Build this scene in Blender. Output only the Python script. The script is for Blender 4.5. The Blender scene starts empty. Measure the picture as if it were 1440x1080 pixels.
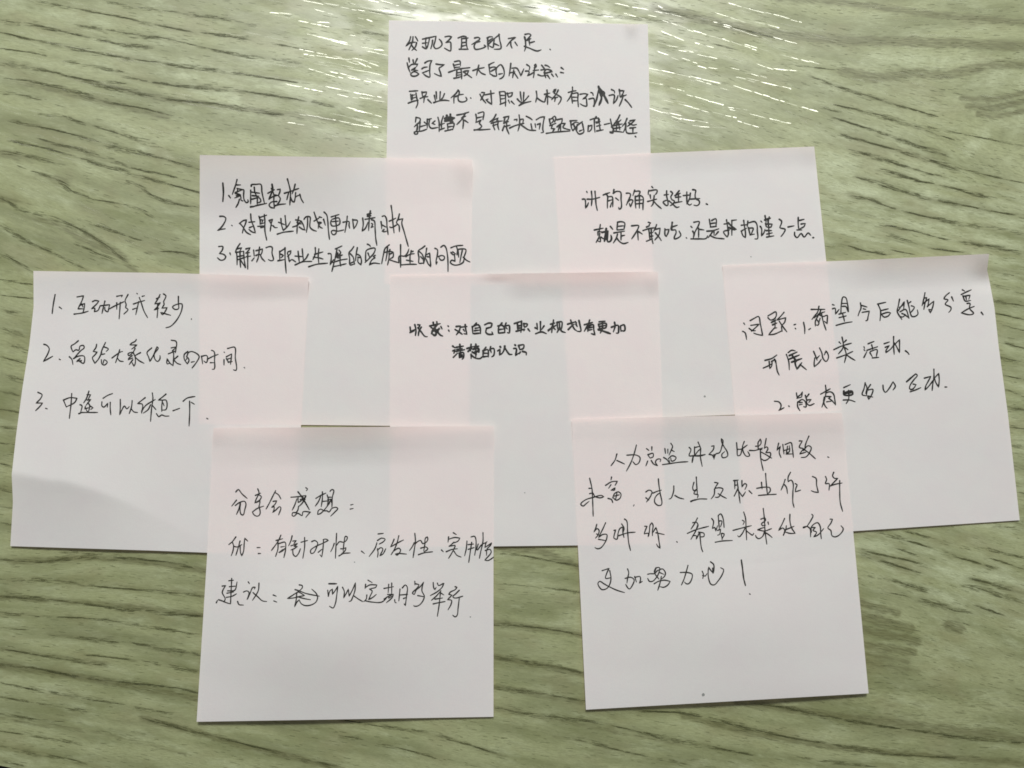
import bpy, math, random
import numpy as np

# ------------------------------------------------------------------ camera
SC = bpy.context.scene
COL = SC.collection
F_PX, W_PX, H_PX = 1165.0, 1440.0, 1080.0
R = np.array([[0.9996701897902399, 0.003030885190638937, -0.02550147799063407],
              [0.0, 0.993011078266861, 0.1180211779270391],
              [0.02568095879723899, -0.1179822536411605, 0.9926835730387641]])
CAM = np.array([-9.91286538, -20.71202833, 227.70538733])     # millimetres above the table
M = 0.001
FLIP = np.diag([1.0, -1.0, -1.0])
cd = bpy.data.cameras.new("camera")
cam = bpy.data.objects.new("camera", cd)
COL.objects.link(cam)
cd.sensor_width = 36.0
cd.lens = F_PX / W_PX * 36.0
cd.clip_start, cd.clip_end = 0.005, 50.0
ax = [FLIP @ R[0], -(FLIP @ R[1]), -(FLIP @ R[2])]
from mathutils import Matrix, Vector
mw = Matrix([[ax[0][i], ax[1][i], ax[2][i], CAM[i] * M] for i in range(3)] + [[0, 0, 0, 1]])
cam.matrix_world = mw
SC.camera = cam

# ------------------------------------------------------------------ world, lamps, exposure
wd = bpy.data.worlds.new("World")
SC.world = wd
wd.use_nodes = True
bg = wd.node_tree.nodes["Background"]
bg.inputs[0].default_value = (0.93, 0.97, 1.0, 1)
bg.inputs[1].default_value = AMBIENT = 0.15


def area(name, loc, target, sx, sy, watts, color):
    l = bpy.data.lights.new(name, 'AREA')
    l.shape = 'RECTANGLE'
    l.size, l.size_y, l.energy, l.color = sx, sy, watts, color
    o = bpy.data.objects.new(name, l)
    COL.objects.link(o)
    o.location = loc
    o.rotation_euler = (Vector(target) - Vector(loc)).to_track_quat('-Z', 'Y').to_euler()
    return o


# daylight from a window beyond the far side of the table
area("window_light", (0.0, 0.85, 0.80), (0, 0.05, 0), 1.6, 0.7, 5.0, (1.0, 1.0, 0.985))
area("bright_pane_light", (0.01, 0.58, 0.78), (0, 0.05, 0), 0.18, 0.16, 7.0, (1.0, 1.0, 0.975))
SC.view_settings.view_transform = 'Standard'
SC.view_settings.look = 'None'
SC.view_settings.exposure = 0.0
SC.view_settings.gamma = 1.0
SC.render.engine = 'CYCLES'
SC.cycles.max_bounces = 10
SC.cycles.diffuse_bounces = 6
SC.cycles.transmission_bounces = 8
SC.cycles.filter_width = 1.7

# ------------------------------------------------------------------ helpers
def cast(px, py, z=0.0):
    """pixel of the photograph -> point (mm) on the horizontal plane at height z (mm)"""
    px, py = np.asarray(px, float), np.asarray(py, float)
    d = np.stack([(px - W_PX / 2) / F_PX, (py - H_PX / 2) / F_PX, np.ones_like(px)], -1)
    w = (d @ R) @ FLIP
    t = (z - CAM[2]) / w[..., 2]
    return CAM + w * t[..., None]


def to_px(P):
    q = ((P - CAM) @ FLIP) @ R.T
    return W_PX / 2 + F_PX * q[..., 0] / q[..., 2], H_PX / 2 + F_PX * q[..., 1] / q[..., 2]


def mesh_obj(name, verts, faces, mat, parent=None, smooth=False):
    me = bpy.data.meshes.new(name)
    me.from_pydata([tuple(v) for v in verts], [], faces)
    me.materials.append(mat)
    if smooth:
        me.polygons.foreach_set('use_smooth', [True] * len(me.polygons))
    me.update()
    o = bpy.data.objects.new(name, me)
    COL.objects.link(o)
    if parent:
        o.parent = parent
    return o


class NT:
    def __init__(s, name):
        s.m = bpy.data.materials.new(name)
        s.m.use_nodes = True
        s.t = s.m.node_tree
        s.b = s.t.nodes["Principled BSDF"]
        s.out = s.t.nodes["Material Output"]

    def n(s, kind, **kw):
        nd = s.t.nodes.new(kind)
        for k, v in kw.items():
            if k.startswith('i_'):
                key = k[2:]
                key = int(key) if key.isdigit() else key.replace('_', ' ')
                s.set(nd.inputs[key], v)
            else:
                setattr(nd, k, v)
        return nd

    def set(s, sock, v):
        if isinstance(v, bpy.types.NodeSocket):
            s.t.links.new(v, sock)
        else:
            sock.default_value = v

    def math(s, op, a, b=0.0, clamp=False, c=None):
        nd = s.t.nodes.new('ShaderNodeMath')
        nd.operation, nd.use_clamp = op, clamp
        s.set(nd.inputs[0], a)
        s.set(nd.inputs[1], b)
        if c is not None:
            s.set(nd.inputs[2], c)
        return nd.outputs[0]

    def vec(s, x, y, z=0.0):
        nd = s.t.nodes.new('ShaderNodeCombineXYZ')
        for i, v in enumerate((x, y, z)):
            s.set(nd.inputs[i], v)
        return nd.outputs[0]

    def noise(s, v, scale=1.0, detail=2.0, rough=0.5, dist=0.0):
        nd = s.n('ShaderNodeTexNoise', i_Vector=v, i_Scale=scale, i_Detail=detail, i_Roughness=rough, i_Distortion=dist)
        return nd.outputs['Fac']

    def ramp(s, f, lo, hi, a=0.0, b=1.0):
        nd = s.t.nodes.new('ShaderNodeMapRange')
        nd.interpolation_type = 'SMOOTHSTEP'
        for k, v in zip(('Value', 'From Min', 'From Max', 'To Min', 'To Max'), (f, lo, hi, a, b)):
            s.set(nd.inputs[k], v)
        return nd.outputs[0]

    def mix(s, f, a, b, mode='MIX'):
        nd = s.t.nodes.new('ShaderNodeMix')
        nd.data_type, nd.blend_type = 'RGBA', mode
        s.set(nd.inputs[0], f)
        s.set(nd.inputs[6], a)
        s.set(nd.inputs[7], b)
        return nd.outputs[2]


def wood_material():
    s = NT("wood_laminate")
    uv = s.n('ShaderNodeUVMap', uv_map="grain").outputs[0]
    sep = s.n('ShaderNodeSeparateXYZ', i_0=uv)
    u, v0 = sep.outputs[0], sep.outputs[1]          # u along the grain, v across it; 1 unit is about 20 mm
    fig = s.n('ShaderNodeSeparateColor', i_0=s.n('ShaderNodeVertexColor', layer_name="figure").outputs[0])
    f_dark, f_pale, f_line = fig.outputs[0], fig.outputs[1], fig.outputs[2]
    f_ring = s.n('ShaderNodeVertexColor', layer_name="figure").outputs['Alpha']

    def P(au, av, z=0.0, vv=None):
        return s.vec(s.math('MULTIPLY', u, au), s.math('MULTIPLY', v if vv is None else vv, av), z)
    v = v0
    w1 = s.noise(P(0.8, 1.6), 1.0, 2.0)
    w2 = s.noise(P(6.0, 7.0, 3.0), 1.0, 2.0)
    v = s.math('ADD', v0, s.math('MULTIPLY', s.math('SUBTRACT', w1, 0.5), 0.13))
    v = s.math('ADD', v, s.math('MULTIPLY', s.math('SUBTRACT', w2, 0.5), 0.035))
    rag = s.noise(P(22.0, 60.0, 43.0), 1.0, 2.0, 0.6)
    vj = s.math('ADD', v, s.math('MULTIPLY', s.math('SUBTRACT', rag, 0.5), 0.05))
    # broad tone
    tone = s.noise(P(0.55, 3.0, 7.0), 1.0, 3.0, 0.55)
    cloud = s.noise(P(1.5, 5.0, 11.0), 1.0, 4.0, 0.65)
    warm = s.noise(P(1.3, 2.6, 21.0), 1.0, 2.0, 0.5)
    c = s.mix(s.ramp(tone, 0.36, 0.62), WOOD['mid'], WOOD['light'])
    pal = s.math('MULTIPLY', s.ramp(cloud, 0.46, 0.76), 0.50)
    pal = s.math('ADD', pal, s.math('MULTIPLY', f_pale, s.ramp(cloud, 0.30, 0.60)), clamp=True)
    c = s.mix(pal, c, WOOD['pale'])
    c = s.mix(s.math('MULTIPLY', s.ramp(warm, 0.5, 0.72), 0.45), c, WOOD['warm'])
    # fine fibres
    fib = s.noise(P(8.0, 85.0, 1.0), 1.0, 3.0, 0.6)
    c = s.mix(s.math('MULTIPLY', s.ramp(fib, 0.40, 0.68), 0.42), c, WOOD['fibre'])
    # growth-ring lines, roughly 20 to 30 px apart, doubled and broken along their length
    rn = s.noise(P(0.16, 0.9, 31.0), 1.0, 1.0, 0.4)
    ph = s.math('ADD', s.math('MULTIPLY', rn, 5.0), s.math('MULTIPLY', vj, 3.3))
    saw = s.math('ABSOLUTE', s.math('SUBTRACT', s.math('FRACT', ph), 0.5))
    wid = s.noise(P(1.8, 3.0, 45.0), 1.0, 2.0, 0.6)
    line = s.math('SUBTRACT', 1.0, s.ramp(saw, 0.0, s.math('ADD', 0.03, s.math('MULTIPLY', wid, 0.16))))
    ph2 = s.math('ADD', ph, 0.20)
    saw2 = s.math('ABSOLUTE', s.math('SUBTRACT', s.math('FRACT', ph2), 0.5))
    brk2 = s.noise(P(2.2, 9.0, 47.0), 1.0, 3.0, 0.65)
    line2 = s.math('MULTIPLY', s.math('SUBTRACT', 1.0, s.ramp(saw2, 0.0, 0.07)), s.ramp(brk2, 0.48, 0.62))
    brk = s.noise(P(2.0, 12.0, 41.0), 1.0, 4.0, 0.7)
    line = s.math('MULTIPLY', line, s.ramp(brk, 0.36, 0.56))
    line = s.math('MAXIMUM', line, s.math('MULTIPLY', line2, 0.7))
    speck = s.noise(P(30.0, 90.0, 49.0), 1.0, 2.0, 0.6)
    line = s.math('MULTIPLY', line, s.ramp(speck, 0.30, 0.52, 0.45, 1.0))
    zone = s.math('ADD', s.math('MULTIPLY', f_line, 1.0), s.ramp(s.noise(P(0.5, 1.2, 55.0), 1.0, 2.0), 0.45, 0.60, 0.0, 0.35), clamp=True)
    c = s.mix(s.math('MULTIPLY', s.math('MULTIPLY', line, zone), 0.16), c, WOOD['dark'])
    # soft stain along every printed growth ring
    soft = s.noise(P(2.6, 30.0, 57.0), 1.0, 3.0, 0.65)
    gap = s.noise(P(1.5, 4.0, 59.0), 1.0, 2.0, 0.5)
    rg = s.math('MULTIPLY', f_ring, s.math('MULTIPLY', s.ramp(soft, 0.32, 0.62, 0.35, 1.0), s.ramp(gap, 0.35, 0.58, 0.45, 1.0)))
    c = s.mix(s.math('MULTIPLY', rg, 0.60), c, WOOD['olive'])
    # darker figure and painted light falloff, filled with short ticks
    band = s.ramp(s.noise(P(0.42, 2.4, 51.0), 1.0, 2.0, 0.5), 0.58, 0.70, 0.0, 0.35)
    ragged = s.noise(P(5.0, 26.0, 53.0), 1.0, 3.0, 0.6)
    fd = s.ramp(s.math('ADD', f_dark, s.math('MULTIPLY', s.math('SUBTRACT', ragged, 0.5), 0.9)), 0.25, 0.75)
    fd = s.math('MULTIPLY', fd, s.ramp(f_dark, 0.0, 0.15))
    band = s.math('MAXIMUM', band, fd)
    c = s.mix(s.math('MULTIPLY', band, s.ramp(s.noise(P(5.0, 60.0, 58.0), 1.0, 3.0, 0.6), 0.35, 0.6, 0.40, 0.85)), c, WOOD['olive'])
    tick = s.noise(P(7.0, 50.0, 61.0), 1.0, 1.5, 0.5)
    tickm = s.ramp(tick, s.math('SUBTRACT', 0.64, s.math('MULTIPLY', band, 0.13)), s.math('SUBTRACT', 0.72, s.math('MULTIPLY', band, 0.10)))
    c = s.mix(s.math('MULTIPLY', tickm, 0.30), c, WOOD['dark'])
    # a hint of relief
    grit = s.noise(P(40.0, 60.0, 81.0), 1.0, 2.0, 0.6)
    hgt = s.math('ADD', s.math('MULTIPLY', grit, 0.03), s.math('MULTIPLY', fib, 0.06))
    bump = s.n('ShaderNodeBump', i_Strength=1.0, i_Distance=PORE_DEPTH, i_Height=hgt)
    flk = s.noise(P(26.0, 60.0, 91.0), 1.0, 3.0, 0.7)
    c = s.mix(s.ramp(flk, 0.30, 0.70, 0.0, 0.22), c, WOOD['fibre'])
    s.set(s.b.inputs['Base Color'], c)
    s.set(s.b.inputs['Roughness'], s.ramp(s.noise(P(0.9, 2.6, 97.0), 1.0, 3.0, 0.6), 0.36, 0.62, 0.36, 0.60))
    s.b.inputs['Specular IOR Level'].default_value = 0.95
    s.set(s.b.inputs['Normal'], bump.outputs[0])
    return s.m


def paper_material():
    s = NT("pink_note_paper")
    tc = s.n('ShaderNodeTexCoord').outputs['Object']
    mot = s.noise(tc, 75.0, 5.0, 0.72)
    col = s.mix(s.ramp(mot, 0.30, 0.70), PAPER['a'], PAPER['b'])
    fibre = s.noise(tc, 2600.0, 3.0, 0.6)
    bump = s.n('ShaderNodeBump', i_Strength=0.4, i_Distance=0.00007, i_Height=s.math('ADD', fibre, s.math('MULTIPLY', mot, 3.0)))
    d = s.n('ShaderNodeBsdfDiffuse', i_Color=col, i_Normal=bump.outputs[0])
    t = s.n('ShaderNodeBsdfTranslucent', i_Color=PAPER['t'])
    mx = s.n('ShaderNodeMixShader', i_Fac=PAPER['fac'])
    s.t.links.new(d.outputs[0], mx.inputs[1])
    s.t.links.new(t.outputs[0], mx.inputs[2])
    s.t.links.new(mx.outputs[0], s.out.inputs['Surface'])
    return s.m


def ink_material():
    s = NT("black_gel_ink")
    tc = s.n('ShaderNodeTexCoord').outputs['Object']
    f = s.noise(tc, 700.0, 2.0, 0.6)
    s.set(s.b.inputs['Base Color'], s.mix(s.ramp(f, 0.35, 0.7), (0.012, 0.012, 0.011, 1), (0.035, 0.034, 0.03, 1)))
    s.b.inputs['Roughness'].default_value = 0.6
    s.b.inputs['Specular IOR Level'].default_value = 0.25
    return s.m


def plain(name, col, rough):
    s = NT(name)
    tc = s.n('ShaderNodeTexCoord').outputs['Object']
    f = s.noise(tc, 40.0, 3.0, 0.6)
    c2 = tuple(x * 0.7 for x in col[:3]) + (1,)
    s.set(s.b.inputs['Base Color'], s.mix(f, col, c2))
    s.b.inputs['Roughness'].default_value = rough
    return s.m


WOOD = {'mid': (0.245, 0.270, 0.124, 1), 'light': (0.370, 0.402, 0.205, 1), 'pale': (0.53, 0.585, 0.36, 1),
        'warm': (0.272, 0.262, 0.124, 1), 'fibre': (0.160, 0.168, 0.070, 1), 'dark': (0.095, 0.102, 0.038, 1),
        'olive': (0.140, 0.142, 0.054, 1)}
PORE_ROUGH, PORE_GLOSS, PORE_LEAN = 0.24, 0.042, 0.017
PORE_DEPTH = 0.00010
PAPER = {'a': (0.955, 0.965, 0.945, 1), 'b': (0.950, 0.930, 0.928, 1), 't': (0.94, 0.56, 0.48, 1), 'fac': 0.32}
MAT_WOOD, MAT_PAPER, MAT_INK = wood_material(), paper_material(), ink_material()
MAT_SPECK = plain("grey_smudge", (0.30, 0.31, 0.29, 1), 0.8)

# ------------------------------------------------------------------ tabletop and floor (the setting)
# streamlines of the printed grain: rows of y at x = 0, 240 ... 1440
GX = np.array([-700., 0, 240, 480, 720, 960, 1200, 1440, 2100])
GROWS = np.array([
    [-330, -130, -95, -60, -30, 15, 60, 65, 90],
    [-240, -70, -35, 10, 58, 107, 178, 262, 420],
    [-160, -8, 38, 82, 130, 185, 253, 303, 430],
    [-90, 47, 91, 125, 185, 240, 300, 350, 450],
    [-40, 110, 161, 215, 265, 310, 345, 390, 480],
    [20, 187, 248, 300, 350, 400, 430, 463, 540],
    [60, 270, 362, 415, 460, 495, 525, 557, 640],
    [140, 360, 430, 500, 545, 580, 610, 660, 760],
    [430, 600, 632, 670, 690, 705, 740, 805, 960],
    [560, 700, 722, 752, 765, 775, 800, 877, 1010],
    [720, 790, 800, 838, 872, 895, 928, 975, 1090],
    [800, 883, 908, 938, 970, 1007, 1052, 1077, 1180],
    [860, 937, 975, 1010, 1060, 1095, 1135, 1165, 1260],
    [930, 1000, 1040, 1085, 1130, 1175, 1215, 1250, 1350]], float)
GV = GROWS[:, 1:8].mean(1)


def grain_uv(px, py):
    cols = np.empty(px.shape + (len(GROWS),))
    for r in range(len(GROWS)):
        # smooth (cosine-free cubic) interpolation of every streamline
        xs, ys = GX, GROWS[r]
        m = np.gradient(ys, xs)
        i = np.clip(np.searchsorted(xs, px) - 1, 0, len(xs) - 2)
        h = xs[i + 1] - xs[i]
        t = np.clip((px - xs[i]) / h, 0, 1)
        a = (2 * t**3 - 3 * t**2 + 1) * ys[i] + (t**3 - 2 * t**2 + t) * h * m[i] + (-2 * t**3 + 3 * t**2) * ys[i + 1] + (t**3 - t**2) * h * m[i + 1]
        cols[..., r] = a
    v = np.empty(px.shape)
    flat = cols.reshape(-1, len(GROWS))
    pf, vf = py.reshape(-1), v.reshape(-1)
    for k in range(len(pf)):
        c = np.maximum.accumulate(flat[k] + np.arange(len(GROWS)) * 1e-3)
        y = pf[k]
        if y < c[0]:
            vf[k] = GV[0] + (y - c[0])
        elif y > c[-1]:
            vf[k] = GV[-1] + (y - c[-1])
        else:
            vf[k] = np.interp(y, c, GV)
    # u: distance along the grain
    return px + 0.18 * py, v


e0, e1 = cast(0.0, 1076.6), cast(1440.0, 1076.6 + 1440 * 0.2)      # the table's near edge
ed = (e1 - e0)[:2] / np.linalg.norm((e1 - e0)[:2])
en = np.array([-ed[1], ed[0]])
us = np.concatenate([np.linspace(-420, -24, 25), np.linspace(-20, 330, 420), np.linspace(336, 760, 26)])
vs = np.concatenate([np.linspace(0, 280, 337), np.linspace(286, 620, 20)])
G = e0[:2] + us[None, :, None] * ed + vs[:, None, None] * en
gp = np.concatenate([G, np.zeros(G.shape[:2] + (1,))], -1)
gpx, gpy = to_px(gp)
nu, nv = len(us), len(vs)
UU, VV = grain_uv(np.clip(gpx, -690, 2090), np.clip(gpy, -4000, 4000))
# beyond the traced area the grain simply runs straight on
UU = gpx + 0.18 * gpy
verts = [(p[0] * M, p[1] * M, 0.0) for p in gp.reshape(-1, 3)]
faces = [(j * nu + i, j * nu + i + 1, (j + 1) * nu + i + 1, (j + 1) * nu + i) for j in range(nv - 1) for i in range(nu - 1)]
uvl = np.stack([UU.reshape(-1), VV.reshape(-1)], 1) / 100.0
nb = len(verts)
ring = [i for i in range(nu)] + [j * nu + nu - 1 for j in range(1, nv)] + [(nv - 1) * nu + i for i in range(nu - 2, -1, -1)] + [j * nu for j in range(nv - 2, 0, -1)]
T = 0.025
for dz in (-0.0015, -T):
    verts += [(verts[k][0], verts[k][1], dz) for k in ring]
uvl = np.vstack([uvl, uvl[ring], uvl[ring]])
L = len(ring)
for k in range(L):
    k2 = (k + 1) % L
    faces.append((ring[k2], ring[k], nb + k, nb + k2))
    faces.append((nb + k2, nb + k, nb + L + k, nb + L + k2))
faces.append(tuple(nb + L + k for k in range(L - 1, -1, -1)))
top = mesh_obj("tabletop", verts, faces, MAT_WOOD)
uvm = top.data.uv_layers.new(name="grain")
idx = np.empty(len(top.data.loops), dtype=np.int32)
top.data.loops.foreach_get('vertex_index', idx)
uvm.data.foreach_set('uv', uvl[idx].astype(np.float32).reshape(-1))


# figure of this sheet of laminate, plus painted light falloff and sheen: darker ticked bands, pale patches and the areas crossed by ring lines
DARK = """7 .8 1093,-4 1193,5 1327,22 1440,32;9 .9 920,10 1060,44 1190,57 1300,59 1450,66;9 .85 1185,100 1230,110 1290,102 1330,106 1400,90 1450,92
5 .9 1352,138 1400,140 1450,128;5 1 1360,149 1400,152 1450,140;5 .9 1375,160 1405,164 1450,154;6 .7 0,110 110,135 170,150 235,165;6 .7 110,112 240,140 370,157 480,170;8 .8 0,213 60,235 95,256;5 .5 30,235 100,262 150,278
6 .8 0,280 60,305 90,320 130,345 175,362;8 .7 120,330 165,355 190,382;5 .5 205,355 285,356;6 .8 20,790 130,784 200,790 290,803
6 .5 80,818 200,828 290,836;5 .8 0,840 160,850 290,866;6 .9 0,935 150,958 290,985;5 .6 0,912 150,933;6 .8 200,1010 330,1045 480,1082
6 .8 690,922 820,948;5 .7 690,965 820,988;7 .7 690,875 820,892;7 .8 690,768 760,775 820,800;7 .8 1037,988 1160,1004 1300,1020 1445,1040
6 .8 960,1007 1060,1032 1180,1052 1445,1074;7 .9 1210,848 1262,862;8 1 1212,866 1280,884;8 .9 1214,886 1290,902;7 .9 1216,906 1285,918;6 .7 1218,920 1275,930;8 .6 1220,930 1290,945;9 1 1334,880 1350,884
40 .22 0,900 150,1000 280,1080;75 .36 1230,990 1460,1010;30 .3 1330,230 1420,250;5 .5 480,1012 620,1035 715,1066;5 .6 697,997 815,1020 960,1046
6 .5 1180,400 1300,372 ;5 .4 560,5 680,22 800,26;6 .5 1120,55 1240,64;5 .6 0,1010 140,1030 260,1060;5 .6 1240,610 1440,640"""  # the widest, weak bands paint light falloff into the near corners
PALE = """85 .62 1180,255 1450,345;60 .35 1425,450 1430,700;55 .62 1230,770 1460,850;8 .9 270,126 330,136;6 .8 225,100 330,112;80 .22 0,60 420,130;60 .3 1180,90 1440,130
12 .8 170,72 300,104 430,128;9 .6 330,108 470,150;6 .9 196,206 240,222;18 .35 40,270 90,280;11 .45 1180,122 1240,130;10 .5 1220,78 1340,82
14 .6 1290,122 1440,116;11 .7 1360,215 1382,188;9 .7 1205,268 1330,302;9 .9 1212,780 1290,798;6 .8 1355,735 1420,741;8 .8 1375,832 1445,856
7 .5 1290,828 1340,845;8 .5 1300,898 1360,920;9 .4 90,100 200,130;10 .5 380,150 480,190;8 .5 930,170 960,200;9 .4 0,960 120,975;7 .5 60,990 130,1000;8 .4 0,1065 60,1072"""  # broad zones paint in brighter light; spots beside the top note paint sheen
LINES = """95 1 -200,20 0,60 240,110 440,150;45 .9 60,200 280,262;60 .9 -50,520 40,640 20,720;50 .55 0,880 280,930;45 .8 200,1040 700,1110;60 .7 720,960 830,1000 1000,1060
75 1 1150,200 1300,260 1440,320;60 1 1240,350 1440,420;70 1 1400,480 1450,640;70 .9 1200,760 1330,800 1440,860;30 .6 500,30 900,30;55 .7 980,90 1120,160;40 .7 1100,1010 1440,1070"""


def figure(spec):
    acc = np.zeros(gpx.shape)
    for it in spec.replace('\n', ';').split(';'):
        q = it.split()
        w, a = float(q[0]), float(q[1])
        P_ = [tuple(map(float, k.split(','))) for k in q[2:]]
        best = np.full(gpx.shape, 1e9)
        for (x0, y0), (x1, y1) in zip(P_[:-1], P_[1:]):
            dx, dy = x1 - x0, y1 - y0
            t = np.clip(((gpx - x0) * dx + (gpy - y0) * dy) / (dx * dx + dy * dy), 0, 1)
            best = np.minimum(best, np.hypot(gpx - x0 - t * dx, gpy - y0 - t * dy))
        acc = np.maximum(acc, a * np.exp(-(best / w) ** 2))
    return acc.reshape(-1)


# the course of each printed growth ring: weight, then points
RINGS = """.7 53,2 90,9 130,17 167,23 215,35;.8 220,35 267,44 320,50 355,55;.5 140,0 200,12 240,16 290,24;.6 262,20 320,27 362,36
.9 0,28 50,36 100,47 133,54 177,64 213,67;.8 107,35 150,42 190,50 235,55 300,70 350,80 420,88;.9 0,45 50,57 80,63 120,71 170,80 250,92 333,103 430,118
.6 0,68 50,75 100,87 180,103;.8 0,88 60,98 120,112 180,118;.9 175,108 230,118 300,125 350,130 420,140 470,150;.9 0,108 60,118 110,130 150,143 200,152 240,162
.9 118,113 160,125 205,133 240,140 300,146 360,157 400,162;.5 0,130 40,136 90,150;.9 0,167 39,175 78,183 117,193 165,208 195,214 233,224 280,238
.8 54,160 88,164 120,174;.9 136,178 175,190 214,202;.8 49,193 78,202 117,212 156,226 195,238 233,246 280,259
1 10,197 58,207 97,218 136,230 175,242 214,253 253,263 280,271;.8 0,212 29,216 58,224 88,233;.8 25,233 49,242 68,248 88,259 101,269
.6 101,269 136,281 165,286 195,294 214,304;.7 163,252 195,261 214,275 233,283 280,292;.95 0,277 29,294 58,302 88,312 117,325 146,343 165,358 175,366
.7 128,314 165,327 195,337 210,341;.8 0,316 23,331 58,349 84,360 101,369 120,378;.6 109,343 136,356 165,369;.6 214,353 253,355 280,362;.7 0,357 12,362 43,381
.4 0,393 45,400;.5 0,415 44,420;.6 0,435 45,445;.7 0,460 39,474;.7 0,480 37,493;.6 0,501 35,511;.6 0,527 31,535;.5 0,550 28,556;.7 0,575 25,580;.5 0,600 22,604
.7 0,622 20,627;.5 0,652 19,657;.7 0,687 17,691;.6 0,712 16,715;.7 0,736 15,738;.9 0,787 60,790 120,783 200,787 250,793 285,803;.5 80,775 140,780
.6 0,815 80,817 130,824 200,830 285,838;.9 0,838 60,842 110,848 180,858 230,862 285,867;.6 0,862 70,867 130,870 200,880 250,888 280,893;.5 0,883 42,886
.6 70,892 110,897 165,903;.7 180,903 230,913 278,920;.7 0,912 60,922 110,930 150,936;.6 115,920 200,930 280,945;1 0,935 50,940 100,950 160,958 210,963 250,968 280,975
.6 0,960 60,972 110,980 170,990;.5 0,980 60,990 120,1000;.5 190,995 240,1003;.5 0,1003 40,1010 90,1015;.5 0,1028 60,1037 110,1046;.7 0,1050 50,1060 90,1066 120,1075
.6 0,1069 30,1076;.8 207,1012 260,1025 330,1043 400,1060 470,1078;.6 480,1012 540,1022 600,1030 660,1048 710,1063;.5 480,1035 560,1052 620,1068
.8 697,878 740,881 780,886 817,893;1 697,924 740,932 780,937 820,947;.8 697,966 740,973 780,978 820,986;.8 697,995 740,1003 780,1008 838,1016 897,1029 947,1041 1013,1053 1060,1062
.6 780,1036 820,1042 870,1055 920,1066 970,1075;1 897,1000 960,1003 1010,1013 1060,1026;.7 697,777 740,782 780,790 812,797;.4 697,820 760,826 815,833
1 1060,990 1099,994 1147,1004 1196,1014 1254,1023 1313,1031 1340,1035 1440,1045;1 1060,1025 1109,1037 1157,1045 1206,1053 1254,1060 1340,1066
.5 1110,1062 1170,1072 1230,1078;.7 1275,747 1335,764;.7 1234,749 1277,760 1306,770;.7 1253,768 1292,782;.8 1329,778 1355,786 1380,793 1403,801
.9 1209,772 1248,782 1277,788 1304,795;1 1211,778 1253,793 1292,805;.9 1244,812 1277,823 1310,833;.9 1292,842 1325,852 1355,860 1380,865
1 1364,813 1393,821 1440,836;1 1355,823 1393,832 1440,848;.8 1374,852 1393,859 1415,867;.6 1335,865 1364,879;.6 1244,832 1273,838;.6 1390,784 1440,800
.4 1400,740 1440,745;.5 1380,770 1440,785;.8 1390,381 1440,391;.5 1392,400 1440,412;.7 1395,423 1440,430;.7 1398,440 1440,449;.5 1400,455 1440,465
.7 1405,480 1440,490;.6 1407,503 1440,512;.8 1410,527 1440,534;.6 1412,548 1440,556;.6 1415,572 1440,577;.6 1417,600 1440,603;.7 1422,625 1440,630
.6 1425,655 1440,661;.5 1428,690 1440,694;1 1172,165 1199,174 1234,185 1269,197 1300,209 1329,217;.8 1234,162 1269,172 1292,180 1312,187 1343,197
1 1185,189 1207,196 1238,205 1277,216 1296,222 1327,232 1349,239;1 1195,211 1228,220 1267,232 1300,242 1327,249
1 1224,234 1257,244 1296,255 1335,263 1364,271 1390,277;1 1205,249 1238,259 1269,269 1302,279 1341,286 1380,294;.6 1380,294 1440,305
1 1197,275 1224,281 1253,292 1296,303 1331,310 1360,316;.7 1360,316 1403,322 1440,329;.9 1244,318 1277,323 1316,333 1355,341 1393,347 1440,357
.8 1251,331 1288,343;.9 1308,349 1360,356;.8 1179,341 1218,353 1253,359;.7 1253,351 1285,358;.8 1140,107 1193,127 1260,147 1313,163;.6 1173,147 1243,163
.6 920,12 1027,37 1093,55;.5 773,13 863,23 957,33;.4 660,0 760,12;.5 965,50 1040,72;.4 1100,90 1170,98;.5 500,12 580,25;.5 480,40 545,50
.4 380,60 440,72;.4 1190,230 1215,236;.3 1150,150 1180,158;.5 1360,240 1440,258;.4 1300,178 1440,205"""


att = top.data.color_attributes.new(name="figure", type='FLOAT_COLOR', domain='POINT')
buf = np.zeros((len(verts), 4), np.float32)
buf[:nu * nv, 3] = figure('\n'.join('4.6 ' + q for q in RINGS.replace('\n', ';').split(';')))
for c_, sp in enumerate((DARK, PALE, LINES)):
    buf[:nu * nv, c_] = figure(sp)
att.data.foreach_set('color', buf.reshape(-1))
top['kind'] = 'structure'
top['label'] = 'green-grey wood-grain laminate tabletop under all the sticky notes'

fl = mesh_obj("floor", [(-3, -3, -0.74), (3, -3, -0.74), (3, 3, -0.74), (-3, 3, -0.74)], [(0, 1, 2, 3)],
              plain("dark_floor", (0.012, 0.011, 0.010, 1), 0.7))
fl['kind'] = 'structure'

# ------------------------------------------------------------------ sticky notes
def gauss(s, t, s0, t0, a, b, amp):
    return amp * np.exp(-((s - s0) / a) ** 2 - ((t - t0) / b) ** 2)


def sstep(x, a, b):
    q = np.clip((x - a) / (b - a), 0, 1)
    return q * q * (3 - 2 * q)


def lip(t, x):
    return np.clip(1 - t / x, 0, 1) ** 1.7


def h_top(s, t):
    # a pressed fingertip-sized buckle near the top right corner, otherwise nearly flat
    return 0.12 + gauss(s, t, 0.935, 0.0, 0.022, 0.040, 0.95) + gauss(s, t, 0.35, 0.75, 0.4, 0.3, 0.35) + 0.15 * sstep(t, 0.7, 1.0)


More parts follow.
